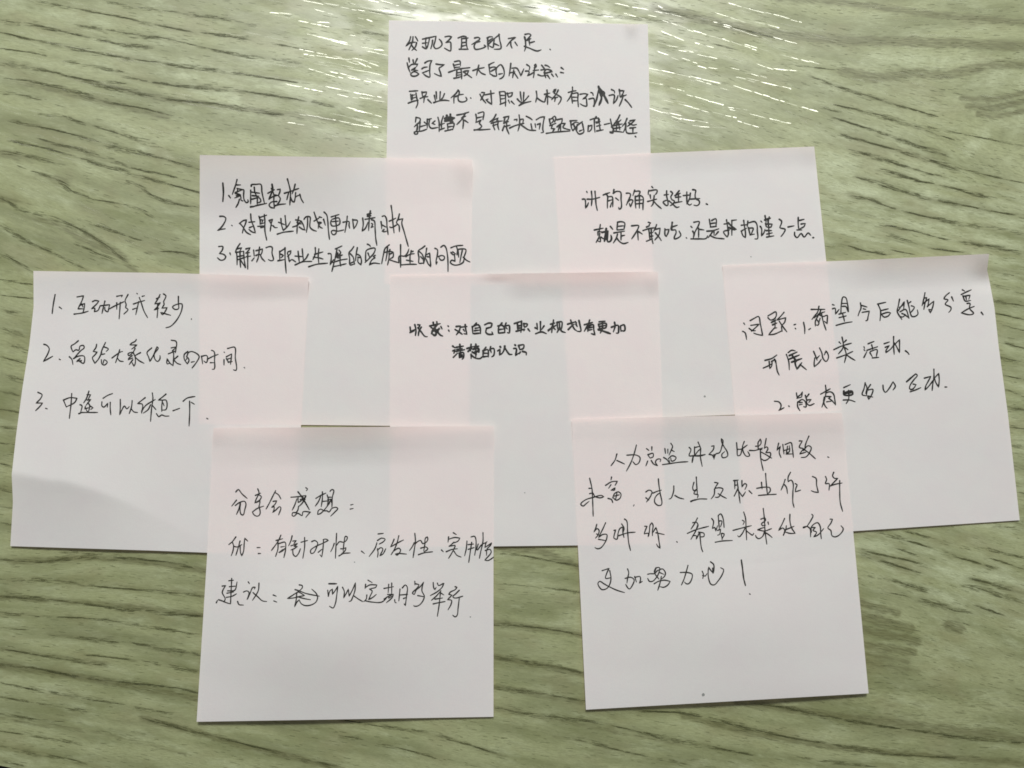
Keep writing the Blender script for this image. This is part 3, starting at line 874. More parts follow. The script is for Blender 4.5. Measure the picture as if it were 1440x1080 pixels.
# ------------------------------------------------------------------ handwriting, one line of strokes per written character
INK = """
@T 1
B 560 40
21,14 19,21 13,30 21,24 29,23;25,14 24,22 18,36;29,14 31,17 33,21;31,24 29,31 23,37;22,27 26,33 31,37
41,18 50,16 64,13 62,22 60,30 63,34 68,33 73,29 74,26 72,21 69,18;47,16 46,24 47,32;41,25 49,24;41,31 44,33 47,34 51,25 53,15;58,20 57,27 55,34
79,14 86,13 90,14 87,18 80,24 88,23 89,30 88,38 83,36 78,33
101,16 106,14 111,13 115,14;107,17 107,26 106,35;109,17 118,16;115,18 115,26 117,35;108,24 115,23;107,30 115,28;103,35 118,35
129,16 135,15 138,17 131,23 124,27;130,24 138,22;130,25 128,30 130,35 135,35 145,32 148,30 145,28
B 680 40
6,16 10,14 15,14;7,17 7,26 8,35;8,22 13,18 16,16;8,27 15,20 27,10;26,10 27,18 29,34 24,35 18,35;18,19 17,26 16,32 9,29;19,26 26,29
42,17 54,15 46,21 39,30;46,23 46,28 48,33;53,23 57,29
69,14 70,20;70,10 77,9 80,11 77,15 72,20;70,15 71,25 71,32 69,38;73,20 80,17;77,17 77,22 78,28;79,24 86,22;69,30 77,33 91,38 97,36
112,35 113,36
@T 2
B 560 40
18,50 19,57;15,58 17,66 20,74;25,53 26,59;32,51 28,59;18,65 22,61 33,60 31,64;23,70 30,65 26,70 33,71;29,71 21,77 23,80 30,80 35,77 31,74 27,73
45,58 50,55 57,54 54,60 53,72 53,82 47,80 43,77;40,68 43,66 49,65;41,75 51,71
64,60 71,61 78,61 72,65 69,67 71,74 73,81 67,79 61,76
95,56 104,55 105,63;93,60 95,68;95,62 104,60;95,66 104,65;85,74 100,69 121,66;99,70 98,83;106,70 107,77 107,85;99,75 106,74;99,79 106,78;94,84 100,83 107,81;112,72 119,71 116,77 111,80;110,73 117,78 124,83
126,71 135,68 145,66;136,62 134,70 132,79;135,69 140,75 147,78
B 680 40
10,61 13,59 18,57;9,61 10,70 11,77;10,67 16,65 21,66 21,73 22,80 17,80 12,77;13,72 20,68 29,61 33,66 35,74 34,80 30,84 27,85;26,77 32,76
46,59 45,68 43,80;48,67 56,67 60,73 63,80 68,68;44,75 53,73;51,70 50,77 49,83;52,75 58,84
73,61 78,65 77,70;71,72 76,72 77,74 74,80 80,77 86,73 85,78 84,83;86,62 88,60 89,63 87,67 86,62;86,66 86,72;84,71 93,70
98,62 102,67 105,71;104,62 108,63 112,66;97,70 108,69 115,71 108,75 103,76;103,71 104,78;92,78 98,80 106,79;104,75 116,73;108,79 112,85;102,74 105,83;115,77 118,81;122,77 125,82
131,66 135,69;130,74 135,75
@T 3
B 560 120
19,10 33,9;21,15 22,25;30,13 31,20 33,30 30,38;22,17 28,16;24,16 24,24;23,22 30,20;17,30 25,27 34,25;40,11 41,19;41,12 48,11 46,17 41,19;37,22 43,20 50,19;44,21 43,29;50,24 56,30
61,17 63,27;64,11 65,23;71,11 70,25;78,14 75,21 70,26;60,29 70,26 78,25 86,26
101,8 98,13 89,21;95,16 94,22 94,30;101,8 103,11 101,20 102,26 107,28 113,27 116,24 114,20;97,19 103,16 110,15
122,21 123,22
B 670 120
9,12 14,12 11,18 7,25;6,15 9,21 16,30;14,16 30,13;24,9 25,20 26,32 20,28 16,24 20,23
39,11 40,20 41,31;39,11 48,11 49,20 49,35;41,17 47,17;41,23 48,22;40,32 50,28;52,13 54,20;52,14 61,12 59,18 54,20;54,25 56,30;59,27 64,32
69,23 74,28 79,29;74,11 75,20 76,26;80,12 79,27;88,18 83,24 72,34;72,34 80,30 92,27
101,10 102,18 100,28;102,21 109,26 115,28 117,21 119,15
115,15 124,13;119,8 120,18 120,32;118,17 115,27;120,18 127,21;131,8 134,6 132,11 129,11 131,8;138,8 135,14 127,24;131,13 138,17 143,21 141,28 138,32;132,21 137,20;133,22 132,27
B 785 120
24,3 24,9 20,20 15,27;17,12 24,10 30,9;22,14 23,22 24,30;24,14 33,13 33,22 34,36;25,20 32,20;25,26 32,26
37,15 44,14 50,15 46,20 41,23 47,22 48,29 48,35 42,34 37,31
55,12 58,13 59,17;52,23 60,22 61,28 60,35;*1.2 60,35 64,26 68,8;*1.5 68,2 71,12 73,22 69,33;*1.5 69,5 75,12 79,20 84,30;*1.7 70,9 72,18;73,9 78,12 77,19;72,12 75,18
90,7 95,10 95,13;86,17 94,16 95,18 94,25 93,31 98,25 101,17;103,7 104,14 104,19;103,9 111,9 109,14 105,20 110,18 115,16;110,17 107,26 103,35;113,24 118,29 124,37
@T 4
B 560 120
30,55 29,62;30,54 37,56 36,62 31,66 27,70;37,62 36,72 36,76;32,66 33,75;32,71 30,78 27,79 28,82 32,82 33,79 30,78 40,77 48,74;36,70 47,67
44,62 49,66;49,57 49,72;49,58 56,56;53,58 52,67 55,72 67,71;62,60 57,64 62,66
67,54 69,62 69,78;76,52 73,62 73,73;69,67 78,64;*1.5 79,56 86,54 95,55;*1.5 82,51 82,60;*1.5 88,49 88,62;*1.4 79,60 90,58 95,55;*1.6 83,57 92,61;83,65 84,76;83,65 94,64 92,75;85,70 92,69;79,77 92,74;70,75 78,72
99,50 110,48 119,45;113,47 109,55 99,66;109,53 110,62 109,73;107,55 114,52;112,59 118,63
B 670 120
-1,49 0,56 -1,63;3,47 12,45 11,58;0,55 10,53;1,62 8,58 5,64 9,69 5,73 -4,76;-4,75 8,75 23,74
33,49 29,56 22,62 30,58 37,55 34,60;25,64 36,61 44,60;28,62 29,70 31,75;37,60 36,68 38,75;28,68 36,65;46,54 55,52 53,58 46,64;48,55 46,63;46,64 54,61;44,76 47,67;46,70 57,67;51,64 51,72 55,82
64,58 69,57 68,60;56,72 65,68 80,64;72,50 73,60 72,70 70,77;73,58 79,57 78,64;73,65 80,70 88,75 100,76
84,52 90,55 94,58;92,65 94,75;101,58 108,54 115,53 113,62 112,75 113,79 109,80;99,65 100,71;103,66 108,64 106,74
123,57 125,68;124,57 129,56 130,60 126,64;128,55 132,52 134,55 132,62;124,68 134,64;128,68 126,73 132,73 128,79;118,81 132,79 158,77
B 785 120
-2,58 7,56 6,62 2,70 0,76;-2,70 4,65 12,64 8,71 12,73 20,75;4,68 4,76
20,60 32,59;21,60 22,70 24,76;22,67 30,62 34,63;26,66 30,75 35,82 43,79 42,70 40,61;25,76 33,67 41,61;32,66 31,78;36,77 41,75
51,68 50,78;51,69 57,67 56,74 52,78;54,58 60,56 68,55;64,53 61,58;61,58 61,68 62,79;68,58 68,63 64,64;69,57 70,70 71,76;64,62 71,61;65,69 72,67;65,77 76,75
78,66 87,64
88,57 90,66 91,71;104,50 100,58 92,68;95,64 104,60 106,58;98,60 103,66;99,64 98,76;102,64 104,75;93,68 108,65;92,73 106,71;*1.4 88,79 92,80 93,77;92,77 102,78 109,79;90,70 94,73 91,78
116,56 113,63 108,69;114,65 113,72 110,79;114,64 116,80 125,81 133,80;121,60 130,58 125,63 117,69;119,63 126,67 132,66;121,72 131,71;126,72 126,80
*1.3 130,86 131,87
@UL 1
B 300 245
*1.2 16,15 17,30 16,46
26,36 29,40
40,9 37,20 32,34;39,18 46,18;40,24 50,26;37,31 44,28 51,26 51,35 52,43 56,48 59,46 58,43;41,26 40,30;42,34 46,35 41,38 36,40;39,36 46,37 47,44 50,45;44,42 42,49 38,56;37,32 45,34
64,20 64,18 72,17 80,17 82,30 86,48;63,27 63,38 63,50;69,22 70,30 74,40 74,50;65,30 78,32;66,36 77,37;65,42 78,40 80,46 76,48;*1.3 63,55 67,54;66,55 72,53 90,49
*1.3 99,17 100,25 98,32 94,42;92,32 103,26;98,24 102,34 102,45 103,57;94,42 100,38 110,35;108,26 113,25 112,31 110,36 113,41 108,51 103,55;104,35 110,36;107,46 98,47 94,52 97,56 103,57;104,53 112,51 122,50
B 360 240
53,14 56,25 58,35 57,58;48,38 58,35 67,32;55,37 52,49;58,44 61,51 64,53 67,44 74,41;66,23 64,31 61,39;63,33 72,30;67,37 66,44;74,40 76,47 80,54
@UL 2
B 300 295
11,11 17,11 21,14 18,23 12,31 7,35 13,33 20,32
31,26 32,27
44,23 51,18 56,17 54,24 51,31 49,39;45,23 50,29 56,38 63,42;60,21 70,20;63,7 64,18 68,28 71,39 65,37 60,33;61,30 66,28
77,11 79,18 79,24;78,13 90,9;86,8 87,20 87,35 90,51;80,17 84,17 82,21;79,24 86,22;75,28 86,27;80,30 86,29;94,18 100,16 98,22 96,36;95,19 99,27;101,27 104,30 108,30
114,15 115,25 118,35 126,27 130,20;121,10 122,20 123,30;110,21 120,25;108,41 118,38 135,36
B 410 285
12,24 10,35 9,52;2,41 10,38 14,33;7,29 15,31 12,37;9,33 16,36;13,41 19,45 23,46;16,31 20,38 22,45;21,28 24,24 31,24 31,34 31,41 36,46 42,48;27,26 27,36 25,50
38,16 41,25 45,35 48,41 52,43;38,31 46,26;47,24 51,25;50,34 46,37 45,43;46,33 50,33;54,28 57,38;55,16 59,20 61,30 62,45 64,62
67,24 73,22 80,20;74,22 75,35 76,46 74,53 70,54 67,49 69,47 78,48 88,46;67,30 66,34 68,39 81,36 80,26 68,28;69,32 79,31
94,23 93,33 90,50;87,33 97,32 97,38 98,43;103,28 105,44;104,29 111,30 109,38 105,44
120,26 121,36 119,48 124,44 129,33;124,28 131,27 141,25;*1.3 133,14 131,27;*1.4 128,20 134,18;*1.3 128,23 134,22;131,28 130,47;135,29 139,30 141,45 142,60 144,72;135,35 137,36 135,40 138,40 134,42
B 500 280
45,29 49,28 52,33 53,45 55,60;43,38 44,46 44,50;44,43 51,47;48,51 45,54 49,55 52,54
60,11 62,25 63,40 65,57;57,37 62,35 68,32;58,47 60,48 70,43;74,25 72,33 69,40 73,44 74,55;71,35 80,33 78,39 82,55 89,80
@UL 3
B 300 295
9,62 16,62 15,68 10,74 17,75 21,79 18,84 12,85 7,81
*1.2 28,73 29,76
45,57 41,63 37,71;40,66 48,64 45,69;39,71 40,80 40,93;38,72 50,70;51,70 52,85;45,70 45,84;40,79 52,77;42,84 54,80;46,85 54,97;45,85 46,97;55,66 62,64 60,68 56,72;55,73 61,72;58,70 58,85 58,100;56,79 63,78;54,97 52,84
68,68 69,78;65,86 69,81;72,69 83,66 82,72 80,76;78,63 77,72 76,80 73,88;72,77 78,75 82,82 87,87
89,64 95,62 99,63 99,73 101,85 97,86 93,84
112,70 112,84;112,71 121,65;121,64 121,80 122,96 123,107;114,75 118,77 114,81;109,86 120,84;126,71 131,69 130,74 125,79;125,73 127,80 128,88 132,84 139,88
B 395 320
*1.1 29,40 30,50 31,58;36,36 37,47 38,55;24,48 36,49;46,45 43,51 38,56 24,63;24,63 36,58 52,57
58,34 58,44 55,52 54,54;64,36 63,48 64,60;57,45 71,41;55,50 64,51 71,53;47,66 60,62 79,60
80,44 84,44 85,52 83,63 89,54;92,36 103,31;95,35 92,50 89,62 86,74;98,38 101,42 97,47 104,46;96,43 95,51 100,51;92,50 103,47;88,59 100,55 112,53;88,66 98,64 110,61;100,50 100,60 101,65
123,32 119,38 115,42 116,52 117,63 125,61;117,44 122,50 124,62;118,60 124,57;129,34 127,45 126,56;128,45 133,47 136,56 135,63 130,58 130,52;130,50 135,51
B 505 325
14,22 18,24 19,26;11,50 11,40 12,33 17,30 27,29 25,37 18,45 10,53;15,37 18,45;27,41 24,43 27,45 22,48 17,57 24,54 35,55
51,23 44,29 41,40 38,55;43,36 50,34 57,35;48,27 47,38 45,50;52,31 50,38;51,38 50,48 48,57;51,39 58,36 57,44 53,46;51,48 59,51 66,53
70,23 70,40 70,61;67,53 68,42 77,42 82,36 84,30;79,43 86,39 93,38;88,33 86,42 86,55;91,34 87,36;80,49 91,51;71,57 85,56 97,56
111,25 106,29 100,33 101,45 101,54 108,54;101,34 107,40 109,54;104,43 107,47;114,29 112,42 109,55;113,40 119,37 120,48 121,60 117,56 113,47;115,43 120,44
B 570 325
50,29 54,31 54,40 52,50 52,56 54,52;60,27 65,24 68,27 71,40 72,55 72,68
56,43 61,41 66,43 65,48 60,49 57,45
77,28 85,25 97,24;86,25 88,32 87,40;77,36 81,40 85,38;80,35 83,37;88,31 94,30 102,31 99,44;96,33 94,42 92,53;89,32 90,44;83,41 84,51 78,49 76,53 82,57 92,56 98,52 99,47;98,44 103,49 109,52
@R 1
B 815 255
12,17 13,19;5,30 9,30 10,34 10,45 13,41 15,36;20,17 21,28 20,41;26,17 27,28 28,40 30,49;13,30 22,30 34,27
40,23 45,21 51,19;44,21 47,24 47,35 47,45;48,26 55,26 56,33 56,43;48,33 55,31;52,43 54,36;58,14 57,20;57,20 62,17 69,18 70,30 70,45 67,47 66,44;61,28 66,32
79,20 84,20 86,22 83,31 79,40;81,35 86,31 90,32 88,38 86,43 84,37;93,15 90,24;92,17 102,17 101,21 99,24;94,25 94,35 95,45;94,26 103,24 107,27 107,40 107,48;101,25 101,45;95,32 106,31;95,38 106,37
122,9 124,11;117,15 116,19 116,22;117,16 131,15 130,20 128,22;119,23 120,29;126,24 125,32 124,38 121,42;115,34 130,30;124,32 130,39 138,46
B 915 255
27,16 27,25 29,34 29,40 27,41 23,38 21,35 29,31;23,23 30,22;34,17 37,20 34,26 36,31 40,33 38,38 33,41;31,33 37,38 44,44 48,43;48,16 41,24;41,24 50,20 ;47,21 47,35;42,27 51,26;41,36 53,34
61,18 61,28 62,37 66,40 69,38;55,24 66,23;67,20 66,28 61,38;71,14 76,15 75,22 76,29 82,33 82,38 78,41 73,40;65,30 83,29
*1.3 94,38 96,39
@R 2
B 830 285
7,46 22,43;17,37 16,44 15,48;13,49 13,55;14,49 19,49;16,52 15,58 13,62 10,67;17,60 17,66 14,65;*1.4 20,50 30,48;*1.6 27,44 26,55 24,65;*1.6 29,50 28,62;*1.3 29,52 30,66 34,65 36,60 35,55;34,40 38,45;18,58 24,62
46,35 45,46;46,33 52,32 58,34 57,45;46,40 56,39;46,46 57,45;40,51 58,48;52,51 52,63;46,53 44,60 39,68;53,56 58,55;45,60 50,66 56,69 64,67
70,39 82,39 81,43 76,52 70,61;80,48 81,63;82,49 88,53
98,33 102,34 99,38;95,41 100,39;89,47 98,44 110,42;99,46 101,63;103,45 104,60 106,69;101,51 106,50;101,57 106,56;95,65 105,61;112,37 109,45 107,48;110,45 118,43 116,54 109,63;110,51 116,58 120,64
126,44 127,56 129,57;126,46 133,45 131,52 128,57;138,33 138,46
B 940 285
7,33 5,46 12,46 13,50 10,58 10,61 15,60 21,55 18,48;6,41 15,38
30,59 31,60
38,40 40,42;43,33 52,32 50,40 45,49 43,57;51,43 51,58;53,45 60,46;41,48 43,52 42,60;38,61 52,61 64,60 66,56
69,28 71,40;73,30 80,27 81,31 80,40;72,35 80,34;71,41 81,40;65,48 75,47 85,44;75,48 71,54 67,59;77,48 77,55;84,49 79,55;70,55 78,59 94,61
98,29 100,42 101,54 99,58 94,52 93,49 103,46;94,36 103,35;*1.3 101,34 107,40 114,45;*1.3 102,42 112,46;107,30 115,29;107,31 107,43 107,55
B 1035 275
13,42 14,50 16,62 16,71 12,68 9,60;9,50 20,49;9,60 14,57 18,55;20,43 19,52;21,46 32,44 35,48 36,60 36,73 32,73;21,54 24,67;22,55 29,55 27,62 25,66;24,66 31,65
42,43 44,45;41,52 43,55 43,68 47,63 49,57;49,34 51,45;56,36 54,46;*1.3 49,41 58,38;*1.3 50,47 51,52;51,48 61,48 59,53 52,53;54,41 55,52 56,68;51,59 60,59;52,65 61,63;52,70 64,68
73,40 77,43 76,49 74,54 83,57 80,64 76,69
88,53 98,51
105,37 105,48 106,57;107,42 115,40;110,48 117,47 115,52 108,56;103,58 111,58;99,62 99,67 103,71 110,64 115,70 122,63 126,67
*1.3 130,71 131,71
@M 1
B 570 440
8,24 9,32 16,28;16,20 18,29 17,38;8,33 15,30;21,20 25,20 22,26;27,24 23,31 22,38;*0.9 21,25 26,31 34,40 37,40
41,22 50,20 59,18;47,16 48,22;53,15 54,21;43,24 50,29;*1.2 52,22 47,28 44,35;*1.2 50,26 52,35 50,38 45,35;*1.2 49,30 58,27;60,23 62,27;57,26 55,32 60,38 63,39;51,32 55,30
72,22 73,23;73,29 74,31
86,23 93,22 91,30 86,37;84,28 89,31 96,36;94,24 104,23;101,20 102,28 104,36 99,35;98,28 100,31
120,17 115,22;113,23 114,35;114,23 123,20 126,24 127,35;118,26 124,25;117,30 125,29;116,35 127,34
B 680 440
2,20 9,17 14,18 12,24 6,25;5,26 13,24;5,26 4,33 8,36 16,36 14,32
31,17 26,23 25,34;24,22 32,21 35,25 36,33;27,28 34,27;26,34 36,33;38,17 35,24;37,22 43,21 44,28 43,34 40,33;38,25 40,27
52,18 58,16 64,14;57,17 58,30;64,14 64,24 63,33;58,22 64,21;58,26 64,25;55,31 63,29 69,27;68,18 69,24 73,22 74,19 68,18;69,28 68,30;75,27 78,31
90,18 91,28;96,15 96,32;87,25 90,27;102,22 98,28;88,35 98,32 106,35
118,12 117,20 114,26 109,31;113,19 120,17;109,29 122,21;116,23 115,33;117,24 121,28;124,16 125,27;124,16 132,15 132,24 131,28;128,18 128,25 124,33;129,26 132,31 138,33
B 780 430
27,24 30,33 34,40 37,42;22,31 35,27;35,27 37,29;23,40 29,34 33,31;36,31 38,35;41,25 43,34 44,43 38,43
59,24 57,30 50,43;50,32 64,28;56,34 56,43;57,34 65,32 66,40 68,49 62,47;58,37 64,36;58,41 63,40
75,27 85,26;74,32 76,38;74,31 87,30 86,37 77,38;75,35 86,33;80,27 81,34 80,40 77,46;*1.2 74,40 80,42 94,47
101,28 102,34 99,44;96,36 107,33 108,39 107,46 104,46;111,34 112,43;111,34 117,32 118,42 112,42
@M 2
B 570 440
80,56 84,59;80,64 84,62 82,68;81,75 88,68;*1.1 86,58 98,56;*1.1 92,53 93,66;*1.1 87,62 96,60;86,65 100,62;91,68 91,76;91,68 98,67 98,76 96,78;*1.3 93,71 96,71;*1.3 92,74 97,74
104,60 114,57;111,53 110,64;106,65 112,60 114,62;116,57 124,56;119,53 119,65;*1.4 115,61 123,60 124,66;*1.3 118,66 124,64;119,68 119,74;111,70 111,77;113,66 120,70;112,72 118,76 126,77 131,73
136,58 132,64 131,74;131,64 139,62 140,74;133,68 139,68;132,74 140,73;144,57 142,63;143,61 149,60 149,72 146,74;144,64 145,67
B 680 440
*1.3 28,57 29,58;24,64 28,61 27,71 32,68;36,56 34,64 30,70;35,56 39,64 44,70 48,70
*1.3 53,54 54,55;51,60 55,60 54,72 59,68;59,55 61,61;59,55 68,54 67,60 61,62;62,66 60,69;66,65 72,67 72,71
@L 1
B 60 400
*1.1 21,17 18,33 16,49
28,38 32,41
58,21 69,19 66,28 60,40;63,35 71,32 70,40 68,47;60,41 69,41;66,33 68,38;53,50 67,48 77,45
84,29 88,27 95,28 90,34 82,41 88,40 87,46 93,44 97,36;105,28 102,40 100,49;97,36 113,34 111,42 110,46 105,43 105,38;111,42 120,37 137,29
125,20 135,18 133,21;125,31 125,42;131,30 130,45 129,58;144,17 139,28 141,34 140,39 144,42 137,50
B 170 400
27,15 28,16;36,20 40,19;21,33 30,30 40,27;31,22 34,30 39,45 45,56;20,42 28,39;30,29 28,38 25,51
66,17 62,25 57,33 66,31;60,24 66,21;66,31 62,37 56,43 64,40;62,32 62,45 61,56;72,16 76,19 74,25 72,29 73,33 69,40 78,39 75,45 70,51 67,47 77,50 84,52
97,20 97,31 97,41 91,42 87,38 93,34 103,33 103,41 99,52 91,64 83,71 76,73
119,58 119,59
@L 2
B 50 465
14,23 18,24 23,30 21,38 13,52 22,47 29,43
40,48 42,49
72,17 66,22 60,26 63,36 68,32 73,33 75,26 81,25 82,29 77,33 65,46;57,44 61,48 63,57;64,47 72,43 82,43 83,48 81,55 74,52;75,47 69,52 78,50 76,53
103,23 102,28 97,35 104,36 99,42 96,45 100,55 106,48 112,36;118,20 114,28 110,38;115,27 123,31 119,35;112,40 117,39;111,49 112,56 116,58 121,53 116,49 114,55
B 150 465
9,46 17,40 23,36 27,35;22,32 19,42 15,54;18,46 22,51 28,52
50,15 48,18 42,21 39,24 51,24 45,29 42,31;48,30 44,37 37,42 36,39 43,36;45,37 48,45 48,56 46,60 43,54;43,42 37,47 36,49 44,46;44,49 38,57;57,37 48,43 54,50 63,55
76,29 68,37 71,45 73,52 78,43 85,27 87,29 80,40 82,49 86,52 90,47 90,42
109,16 117,18 116,37;109,29 118,27;111,34 116,29;104,39 117,34;113,38 113,46 112,59 107,55 102,47 102,56 106,55;120,43 112,50;114,50 119,55 125,57
137,35 131,40 131,48 136,56 139,50 137,45 133,50;135,44 138,37 143,35 156,43 151,54 144,63;143,53 148,52
B 250 465
40,43 42,56;41,43 49,42 50,50 48,54 44,51;50,48 60,43 68,40;57,33 61,35 62,50 61,65 58,65;55,54 61,54
78,36 79,37;78,49 78,58;84,30 96,28 97,45 98,67 94,66;82,47 86,54;82,44 91,39 90,48 89,57;84,48 90,46;85,53 92,52
112,62 113,63
@L 3
B 40 535
16,20 23,24 20,31 13,38 24,38 19,44 12,51
29,47 32,48
73,22 72,38 69,64;59,33 64,45;59,33 70,29 82,30 78,37 65,44
102,18 98,30 93,38;99,24 105,24 101,31;99,33 105,32 97,42;100,38 103,41 101,54;96,44 95,48 101,46;104,43 109,46 105,49;100,54 97,48;87,41 90,42 88,54;*1.4 85,56 88,55;88,54 103,54 117,54
126,30 134,25 142,22;124,36 124,43 127,45 134,38 133,45;138,37 138,48 139,58
B 140 535
35,32 35,45 34,58 38,49 42,43 46,48 50,44;55,34 54,44 50,56;53,47 58,53 64,54
77,29 64,39 72,40 71,55;71,52 77,43 94,32;89,21 90,30 88,45 86,69;86,41 82,49 74,55;89,42 95,49
112,23 106,28 99,33 106,33;106,34 105,42 105,52;107,33 112,33 112,49 106,50;107,38 109,43;96,56 100,61 105,58 110,60 117,60
B 210 535
40,51 51,47
57,35 63,30 70,28 77,27;68,35 68,55 67,77;71,37 76,40
97,64 99,65
@RR 1
B 1040 420
7,41 9,44;5,55 9,57 12,69;18,37 25,33 32,30 35,42 39,62 29,60 24,58;19,45 33,43 28,48 20,55;16,50 22,54 27,54
48,29 55,25 61,22 62,29 58,34;48,32 52,36 61,33;*1.3 54,40 61,36;*1.3 56,44 63,41;60,37 60,48;59,50 63,49;60,48 53,56 49,61 58,60 72,54;75,23 70,29 63,36 78,32 76,40 71,46 72,55;67,38 73,47 80,56
92,44 95,43;94,50 95,51
108,40 110,50 110,59
117,52 120,50
B 1130 410
26,25 24,34 18,42 14,47;13,30 36,30;18,44 30,36 36,34;29,32 24,42 20,50 20,58;25,38 33,42 40,40 40,48 40,54 35,50;23,48 26,53 24,57 21,56;30,36 33,50 38,65;28,45 26,52
49,22 52,23;49,29 53,28 54,38 60,30;63,36 64,20 67,9 71,10 74,20 76,34;64,20 74,20;66,25 71,25 75,34;60,38 71,35;60,44 72,41;66,38 68,45 69,50;55,57 70,53 82,51
96,19 97,28 94,35 92,41;97,23 107,26;101,29 105,30;99,35 111,33 109,42 107,49 105,49
125,21 139,18;126,22 130,32 130,40 129,49;131,32 143,29;132,38 143,35 147,36 143,41 136,43 131,38
B 1230 400
42,25 40,36 38,45 46,59;40,44 50,29 49,42;42,39 49,34;43,46 52,42 58,57;46,49 52,51 47,55 44,54;51,51 57,56;55,27 58,38 60,48 63,54 68,54 73,50 72,43;61,29 57,32;62,36 67,38 63,45 60,48
85,14 83,24 80,36;84,23 88,22 85,32 83,42;81,33 92,24 90,35 89,38;89,37 100,28 98,38 94,48 91,42 97,43
126,14 121,18 117,24 124,26 119,33 129,39 128,44 125,47;130,21 133,28
B 1300 395
64,15 68,17;62,23 70,19 79,15;65,25 69,34 78,33;65,26 77,24 75,31;70,27 71,32;72,38 77,38 76,46 83,55 78,57 62,54 74,47 84,43
*1.2 96,53 99,57
@RR 2
B 1065 470
*1.1 13,44 24,41 33,35;10,57 19,53 24,50;20,46 21,58 24,54 25,45;24,46 30,43 32,52 34,63 37,69;29,42 32,50
52,31 58,27 64,28;49,34 53,46 54,60;*1.3 54,36 67,30;*1.3 54,42 71,35;*1.4 59,36 66,46;*1.4 58,47 75,41;*1.3 64,42 64,50 67,59 75,48;72,51 77,55 83,60
95,29 98,36 101,44;97,40 96,47 96,55 104,48 108,42;105,23 109,32 111,41 116,46 120,40 119,33 116,28 113,35;100,41 105,36
B 1165 465
23,11 25,22 24,30 17,39;18,19 21,22;30,16 25,21;9,32 22,26 39,21;26,27 33,32;25,25 28,32 30,40 29,46 27,54;14,46 28,41 41,35;31,41 38,46 45,50
60,27 61,30;60,32 62,34;60,45 65,35;67,22 77,18;65,33 83,27;73,24 75,32;70,37 74,44;71,35 82,32 81,43;74,46 85,45
94,22 103,19;96,28 103,25 97,34 97,37 105,31 109,26;110,10 110,25 111,40;109,26 120,15 120,26 120,37 114,25 111,20
*1.2 130,34 134,37 136,40
@RR 3
B 1080 530
11,41 18,42 22,47 21,53 18,57 27,52
*1.2 35,49 36,50
48,27 49,34 55,30 58,25 57,33;49,36 57,34;50,42 50,50 54,57;50,43 58,38 63,42 64,51 60,50;53,43 58,43;53,47 58,46;69,29 64,36;63,31 65,38 66,45 70,48 78,45;66,39 73,38 69,43
97,14 98,24 96,36 91,51;89,29 98,24 105,20;95,34 94,42 97,50 100,53;98,27 105,25 110,28 113,40 114,47;99,33 107,33 102,36 108,40 113,46;99,42 107,41
B 1170 520
20,30 31,25;*1.3 20,36 20,42 30,43 35,41 34,36 20,39;*1.5 22,40 34,38;28,35 28,50 24,57;19,51 30,51 39,54
56,22 54,32 51,42 58,44;56,23 59,30 57,40;65,25 60,33 58,44;61,34 69,33 67,42 62,50 60,44 69,46
86,26 87,34 90,38 96,32 103,20 107,28 103,34
B 1240 510
*1.3 42,32 50,25 57,19;57,19 60,21 54,29 48,38 47,44 53,45;53,36 58,37 54,43 49,46;48,49 57,46 66,42
72,26 83,23 78,32 74,40 73,46 79,40 88,28;88,11 88,25 86,37 85,47;88,27 96,18 97,28 96,41 91,33 89,26
*1.2 107,41 110,41
@BL 1
B 320 680
14,14 18,10 24,17 33,25;15,28 11,33 7,38;13,37 20,32 29,30 31,34 29,44 26,53 23,52 21,42 22,33;21,34 19,43 15,52
51,9 53,15 48,27 46,33;47,20 56,16;53,19 57,22 54,28 47,32;48,32 55,29 53,41;42,48 50,42 61,38;53,38 55,50 53,54 49,55 44,52 42,48
81,12 76,22 70,34 65,43;80,15 86,19 90,26;77,30 83,29 80,35 74,40 79,39 78,45 76,49 82,44 88,39 90,41 88,48 86,53
132,7 135,9 133,12;107,23 120,22 132,20;117,26 113,37 109,45;*1.2 119,14 125,22 130,30 138,44;119,24 119,32 124,29 126,24;*1.2 132,21 126,33 121,38;*1.5 124,21 131,27;*1.4 123,27 129,28;120,38 118,46 115,49 110,49 109,54 112,55 118,50 126,54 127,48 140,48 136,52 132,57
B 400 680
64,14 64,25 62,39;53,25 61,20 70,16;61,22 57,31 52,38;65,30 75,29;72,19 74,27 72,38;77,13 80,10 83,11 81,22 80,40;74,23 80,23;73,27 80,26;75,34 79,26 79,32;76,33 70,41 60,51 56,52 57,46 61,43 67,46 72,46 75,48 80,42 87,40 90,42 85,48 78,55
112,36 116,35;111,43 116,42
@BL 2
B 315 740
20,18 14,26 8,31;14,27 16,32 15,42 12,50;27,25 24,36 20,49;17,34 22,35 30,31;27,33 28,45 30,50 33,42 34,30 35,20 40,25
56,36 61,36;58,46 62,46
96,15 92,24 80,41;88,24 99,21;91,26 91,38 87,51;93,29 103,27 104,38 101,53;96,35 102,34;93,44 98,42 104,36;94,44 99,39
115,16 113,24 109,33;116,25 122,24 118,29;113,33 124,29 118,34 124,34 118,38 113,40;116,39 117,48 121,51 125,47 129,38;130,27 141,24;136,19 136,35 133,54
B 405 740
40,26 45,24 50,28 48,36 43,45 39,46 38,41 45,35 58,29 68,24 65,22 60,22 59,23;60,23 59,38 57,52 54,48;51,44 57,39
82,12 81,32 80,54;78,29 76,35 72,43;82,32 87,26 94,27 99,23 100,18 97,17 95,25 93,42;89,38 93,38 98,36 97,40 88,49;86,50 94,46 105,45
124,42 129,46
B 500 740
